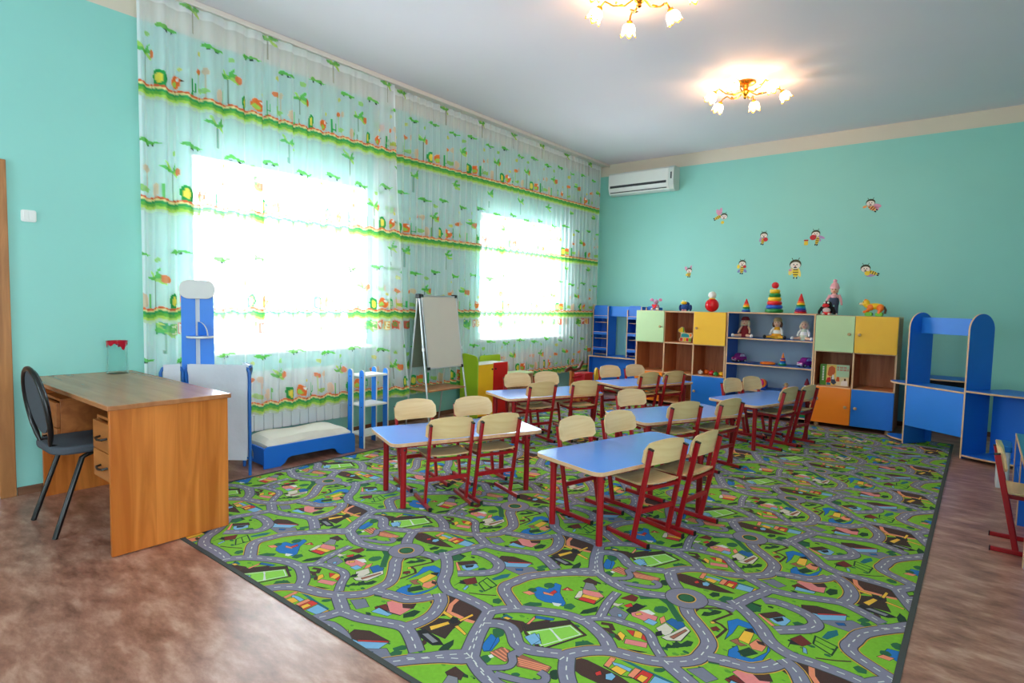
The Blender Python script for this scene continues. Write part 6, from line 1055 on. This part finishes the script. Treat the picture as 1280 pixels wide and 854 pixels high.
o = m.build('spine_lettering', T_WHT, t, smooth=False); o['kind'] = 'stuff'
def car(lab, x, y, z, rz):
    t = thing('toy_car', lab, 'toy car', (x, y, z), rz, 'purple toy cars'); L_ = 0.085
    MB().prism([(-L_, 0.018), (L_, 0.018), (L_, 0.045), (L_*0.9, 0.062), (L_*0.55, 0.068), (L_*0.35, 0.10), (L_*0.05, 0.112), (-L_*0.55, 0.108), (-L_*0.88, 0.075), (-L_, 0.06)], (0, -0.042, 0), X, Z, (0, 0.084, 0)).build('body', T_PUR, t, bevel=0.008)
    MB().prism([(L_*0.30, 0.072), (L_*0.18, 0.098), (-L_*0.05, 0.104), (-L_*0.08, 0.072)], (0, -0.0435, 0), X, Z, (0, 0.087, 0)).build('side_window', tm('car_glass', (190, 190, 214), .15), t); MB().prism([(-L_*0.16, 0.072), (-L_*0.13, 0.103), (-L_*0.5, 0.100), (-L_*0.68, 0.072)], (0, -0.0435, 0), X, Z, (0, 0.087, 0)).build('side_window', tm('car_glass', (190, 190, 214)), t)
    MB().box(L_*0.35, L_*1.015, -0.034, 0.034, 0.05, 0.0535).build('bonnet_stripe', T_MAG, t); MB().box(L_*0.98, L_*1.03, -0.036, 0.036, 0.022, 0.034).build('bumper', tm('car_grey', (160, 160, 170), .3), t)
    for s in (-1, 1):
        MB().ball((L_*0.99, s*0.028, 0.046), (0.006, 0.009, 0.008), 0, 8, 6).build('headlight', T_PNK, t)
        for xx in (-0.052, 0.050):
            w = MB().lathe([(0.0, -0.008), (0.020, -0.008), (0.021, 0.0), (0.020, 0.008), (0.0, 0.008)], 16, (xx, s*0.040, 0.021), ax=(0, 1, 0)).build('wheel', T_BLK, t); MB().lathe([(0.0, 0.0), (0.011, 0.0), (0.009, 0.003), (0, 0.003)], 12, (xx, s*0.0485, 0.021), ax=(0, s, 0)).build('hub_cap', tm('car_grey', (160, 160, 170)), w)
    return t
car('purple toy car at the left end of the middle shelf', 2.422, -0.53, 0.6275, math.radians(-120)); car('purple toy car at the right end of the middle shelf', 3.165, -0.52, 0.6275, math.radians(-120))
t = thing('toy_plate', 'blue and cream toy plate lying on the middle shelf', 'plate', (2.562, -0.53, 0.6275)); MB().lathe([(0, 0.004), (0.05, 0.0), (0.084, 0.010), (0.086, 0.013), (0.05, 0.006), (0, 0.007)], 26).build('plate_dish', T_BLU, t); MB().lathe([(0, 0.0072), (0.045, 0.0064), (0.045, 0.0068), (0, 0.009)], 22).build('plate_centre', tm('cream2', (226, 214, 180)), t)
t = thing('throwing_ring', 'orange plastic throwing ring lying on the middle shelf', 'toy', (2.760, -0.53, 0.6275))
MB().lathe([(0.050, 0.006), (0.062, 0.0), (0.080, 0.0), (0.088, 0.010), (0.080, 0.024), (0.066, 0.028), (0.052, 0.022), (0.050, 0.006)], 28).build('ring', T_ORG, t)
t = thing('toy_drum', 'pink, orange and blue plastic toy on the lower shelf above a chair', 'toy', (2.725, -0.56, 0.327))
MB().prism(rrect(0.10, 0.10, 0.03, 5, 0, 0.055), (0, -0.05, 0), X, Z, (0, 0.09, 0)).build('blue_base', T_BLU, t, bevel=0.006); MB().lathe([(0, 0), (0.05, 0), (0.054, 0.03), (0.05, 0.06), (0, 0.06)], 20, (0.0, -0.06, 0.075), ax=(0, 1, 0)).build('orange_wheel', T_ORG, t); MB().lathe([(0, 0), (0.042, 0), (0.036, 0.016), (0, 0.018)], 20, (-0.014, -0.060, 0.085), ax=(0, -1, 0)).build('pink_disc', T_MAG, t)
t = thing('toy_figure', 'small toy figure with round straw hat on the lower shelf behind the chair', 'toy', (2.990, -0.58, 0.327))
MB().lathe([(0, 0), (0.036, 0), (0.040, 0.02), (0.024, 0.05), (0, 0.055)], 16).build('body', T_ORG, t); MB().ball((0, 0, 0.068), 0.022, 0, 14, 9).build('head', T_SKIN, t); MB().lathe([(0.040, 0.078), (0.024, 0.084), (0.018, 0.102), (0, 0.106)], 16).build('hat', T_STR, t)
t = thing('toy_gnome', 'red and white soft toy at the right end of the lower shelf', 'soft toy', (3.205, -0.56, 0.327))
MB().lathe([(0, 0), (0.040, 0), (0.044, 0.03), (0.03, 0.07), (0, 0.078)], 16).build('body', T_WHT, t); MB().ball((0, 0, 0.088), (0.026, 0.024, 0.024), 0, 14, 9).build('head', T_WHT, t); MB().lathe([(0.03, 0.095), (0.022, 0.13), (0.006, 0.175), (0, 0.178)], 16).build('pointed_hat', T_MAR, t)
for k, (m_, nm, lab) in enumerate(((T_GRN, 'game_box', 'flat green game box at the bottom of the stack on the lowest shelf'), (T_RED, 'game_box', 'flat red game box in the middle of the stack on the lowest shelf'), (T_CYN, 'game_box', 'flat light blue game box on top of the stack on the lowest shelf'))):
    t = thing(nm, lab, 'box', (3.13+0.006*k, -0.56, 0.0635+0.0265*k), 0.04*k, 'stacked game boxes'); MB().box(-0.11, 0.11, -0.08, 0.08, 0, 0.014).build('tray', m_, t, bevel=0.002); MB().box(-0.112, 0.112, -0.082, 0.082, 0.010, 0.026).build('lid', m_, t, bevel=0.002)

# bee stickers on the end wall
B_CAP, B_FACE, B_YEL, B_BLK = tm('bee_cap', (54, 60, 30), .6), tm('bee_face', (236, 222, 210), .6), tm('bee_yellow', (236, 200, 50), .6), tm('bee_black', (30, 24, 30), .6)
B_PNK, B_LIL, B_WY, B_ORG, B_BRD, B_BLU = tm('wing_pink', (222, 150, 178), .6), tm('wing_lilac', (176, 140, 186), .6), tm('wing_yellow', (240, 214, 110), .6), tm('bee_orange', (240, 160, 90), .6), tm('bee_red', (190, 26, 34), .6), tm('wing_blue', (128, 136, 190), .6)
def oval(cx, cy, rx, ry, rot=0.0, n=18): return [(cx+rx*math.cos(a)*math.cos(rot)-ry*math.sin(a)*math.sin(rot), cy+rx*math.cos(a)*math.sin(rot)+ry*math.sin(a)*math.cos(rot)) for a in [2*PI*k/n for k in range(n)]]
def bee(lab, x, z, wing, wings, body, head, extras=(), by=B_YEL, s=1.0):
    t = thing('bee_sticker', lab, 'sticker', (x, 0, z), 0, 'bee stickers on the end wall')
    def st(nm, pts, m_, lv, p=None): return MB().prism([(a*s, b*s) for a, b in pts], (0, -0.0016-0.0006*lv, 0), X, Z, (0, 0.0012 if lv else 0.0015, 0)).build(nm, m_, p or t, smooth=False)
    for w_ in wings: st('wing', oval(*w_), wing, 0)
    cx, cy, rx, ry, rot = body; bd = st('body', oval(cx, cy, rx, ry, rot), by, 1)
    for q in (-0.5, 0.0, 0.5):
        ox, oy = cx+math.cos(rot)*rx*q, cy+math.sin(rot)*rx*q; hw = ry*math.sqrt(1-q*q)*0.92
        st('stripe', [(ox+a*math.cos(rot)-b*math.sin(rot), oy+a*math.sin(rot)+b*math.cos(rot)) for a, b in ((-0.0045, -hw), (0.0045, -hw), (0.0045, hw), (-0.0045, hw))], B_BLK, 2, bd)
    for q in (-0.25, 0.25): st('foot', oval(cx+math.cos(rot)*rx*1.12-math.sin(rot)*ry*q*2, cy+math.sin(rot)*rx*1.12+math.cos(rot)*ry*q*2, 0.012, 0.008, rot), B_BLK, 2)
    hx, hy, hr = head; hd = st('head', oval(hx, hy, hr*1.12, hr, 0, 22), B_CAP, 3); st('face', oval(hx, hy-hr*0.24, hr*0.98, hr*0.72, 0, 20), B_FACE, 4, hd)
    for q in (-1, 1):
        st('eye', oval(hx+q*hr*0.3, hy-hr*0.05, hr*0.10, hr*0.16), B_BLK, 5, hd); st('antenna', [(hx+q*hr*0.4, hy+hr*0.8), (hx+q*hr*0.5, hy+hr*0.8), (hx+q*hr*0.8, hy+hr*1.3), (hx+q*hr*0.66, hy+hr*1.34)], B_CAP, 2, hd)
    st('nose', oval(hx, hy-hr*0.38, hr*0.16, hr*0.12), B_BRD, 5, hd); st('mouth', oval(hx, hy-hr*0.66, hr*0.34, hr*0.13), B_BLK, 5, hd)
    for (nm, o_, m_) in extras: st(nm, oval(*o_), m_, 6)
    return t
bee('bee sticker with raised pink wings and yellow pot, high on the wall at left', 1.93, 2.49, B_PNK, ((-0.035, 0.065, 0.022, 0.048, 0.4), (0.0, 0.08, 0.02, 0.045, -0.1)), (-0.035, 0.0, 0.045, 0.022, 3.6), (0.045, 0.01, 0.042), (('pot', (0.03, -0.07, 0.022, 0.020), B_YEL),))
bee('small bee sticker holding a red apple with both arms', 2.495, 2.19, B_LIL, ((-0.035, -0.015, 0.016, 0.038, -0.4),), (-0.008, -0.03, 0.045, 0.022, 4.5), (0.0, 0.035, 0.040), (('apple', (0.022, -0.022, 0.028, 0.026), B_BRD),))
bee('bee sticker with lilac wings hugging a red strawberry, beside the honey jar', 3.095, 2.17, B_LIL, ((0.06, -0.005, 0.045, 0.016, -0.4), (0.04, -0.03, 0.03, 0.014, -0.9)), (0.02, -0.045, 0.045, 0.020, 4.5), (0.0, 0.04, 0.044), (('strawberry', (-0.028, -0.005, 0.036, 0.032), B_BRD),))
t = thing('honey_jar_sticker', 'tiny yellow honey jar sticker with red lid left of a bee', 'sticker', (2.992, 0, 2.10)); MB().prism(rrect(0.044, 0.05, 0.01), (0, -0.0016, 0), X, Z, (0, 0.0015, 0)).build('jar', B_YEL, t, smooth=False); MB().prism(rrect(0.05, 0.016, 0.004, 3, 0, 0.034), (0, -0.0022, 0), X, Z, (0, 0.0015, 0)).build('lid', B_BRD, t, smooth=False)
bee('orange bee sticker with pink wings flying left, highest on the wall at right', 3.655, 2.50, B_PNK, ((0.055, -0.008, 0.05, 0.022, -0.2), (0.05, -0.035, 0.035, 0.016, -0.5)), (0.01, -0.028, 0.05, 0.024, 5.6), (-0.005, 0.032, 0.042), (('horn', (-0.06, -0.012, 0.022, 0.014, 0.4), B_ORG),), B_ORG)
bee('small bee sticker with two raised pink wings just above the red ball toy', 1.52, 1.775, B_PNK, ((-0.035, 0.042, 0.018, 0.034, 0.5), (0.028, 0.055, 0.014, 0.034, -0.3)), (0.008, -0.03, 0.036, 0.026, 4.7), (0.010, 0.018, 0.036), (('flower', (-0.022, -0.042, 0.016, 0.016), B_YEL),))
bee('bee sticker with blue wings beside a yellow bag and red flower', 2.24, 1.83, B_BLU, ((-0.035, -0.055, 0.028, 0.016, 0.8), (0.04, -0.055, 0.028, 0.016, -0.8)), (0.0, -0.035, 0.048, 0.024, 4.6), (0.002, 0.045, 0.042), (('bag', (-0.045, 0.0, 0.018, 0.026), B_YEL), ('flower', (0.034, 0.0, 0.020, 0.020), B_BRD)))
bee('largest bee sticker standing upright with yellow wings over the tall pyramid', 2.885, 1.775, B_WY, ((0.045, -0.03, 0.018, 0.058, 0.25), (-0.05, -0.02, 0.026, 0.045, -0.3)), (0.006, -0.028, 0.062, 0.034, 4.7), (0.0, 0.07, 0.060), (('flower', (-0.056, 0.0, 0.018, 0.015), B_PNK),))
bee('bee sticker lying on its side with lilac wings above the toy dog', 3.665, 1.75, B_LIL, ((0.03, -0.05, 0.048, 0.016, 0.1),), (0.05, -0.02, 0.05, 0.020, 5.9), (-0.025, 0.03, 0.046), (('flower', (-0.005, -0.026, 0.028, 0.026), B_YEL),))
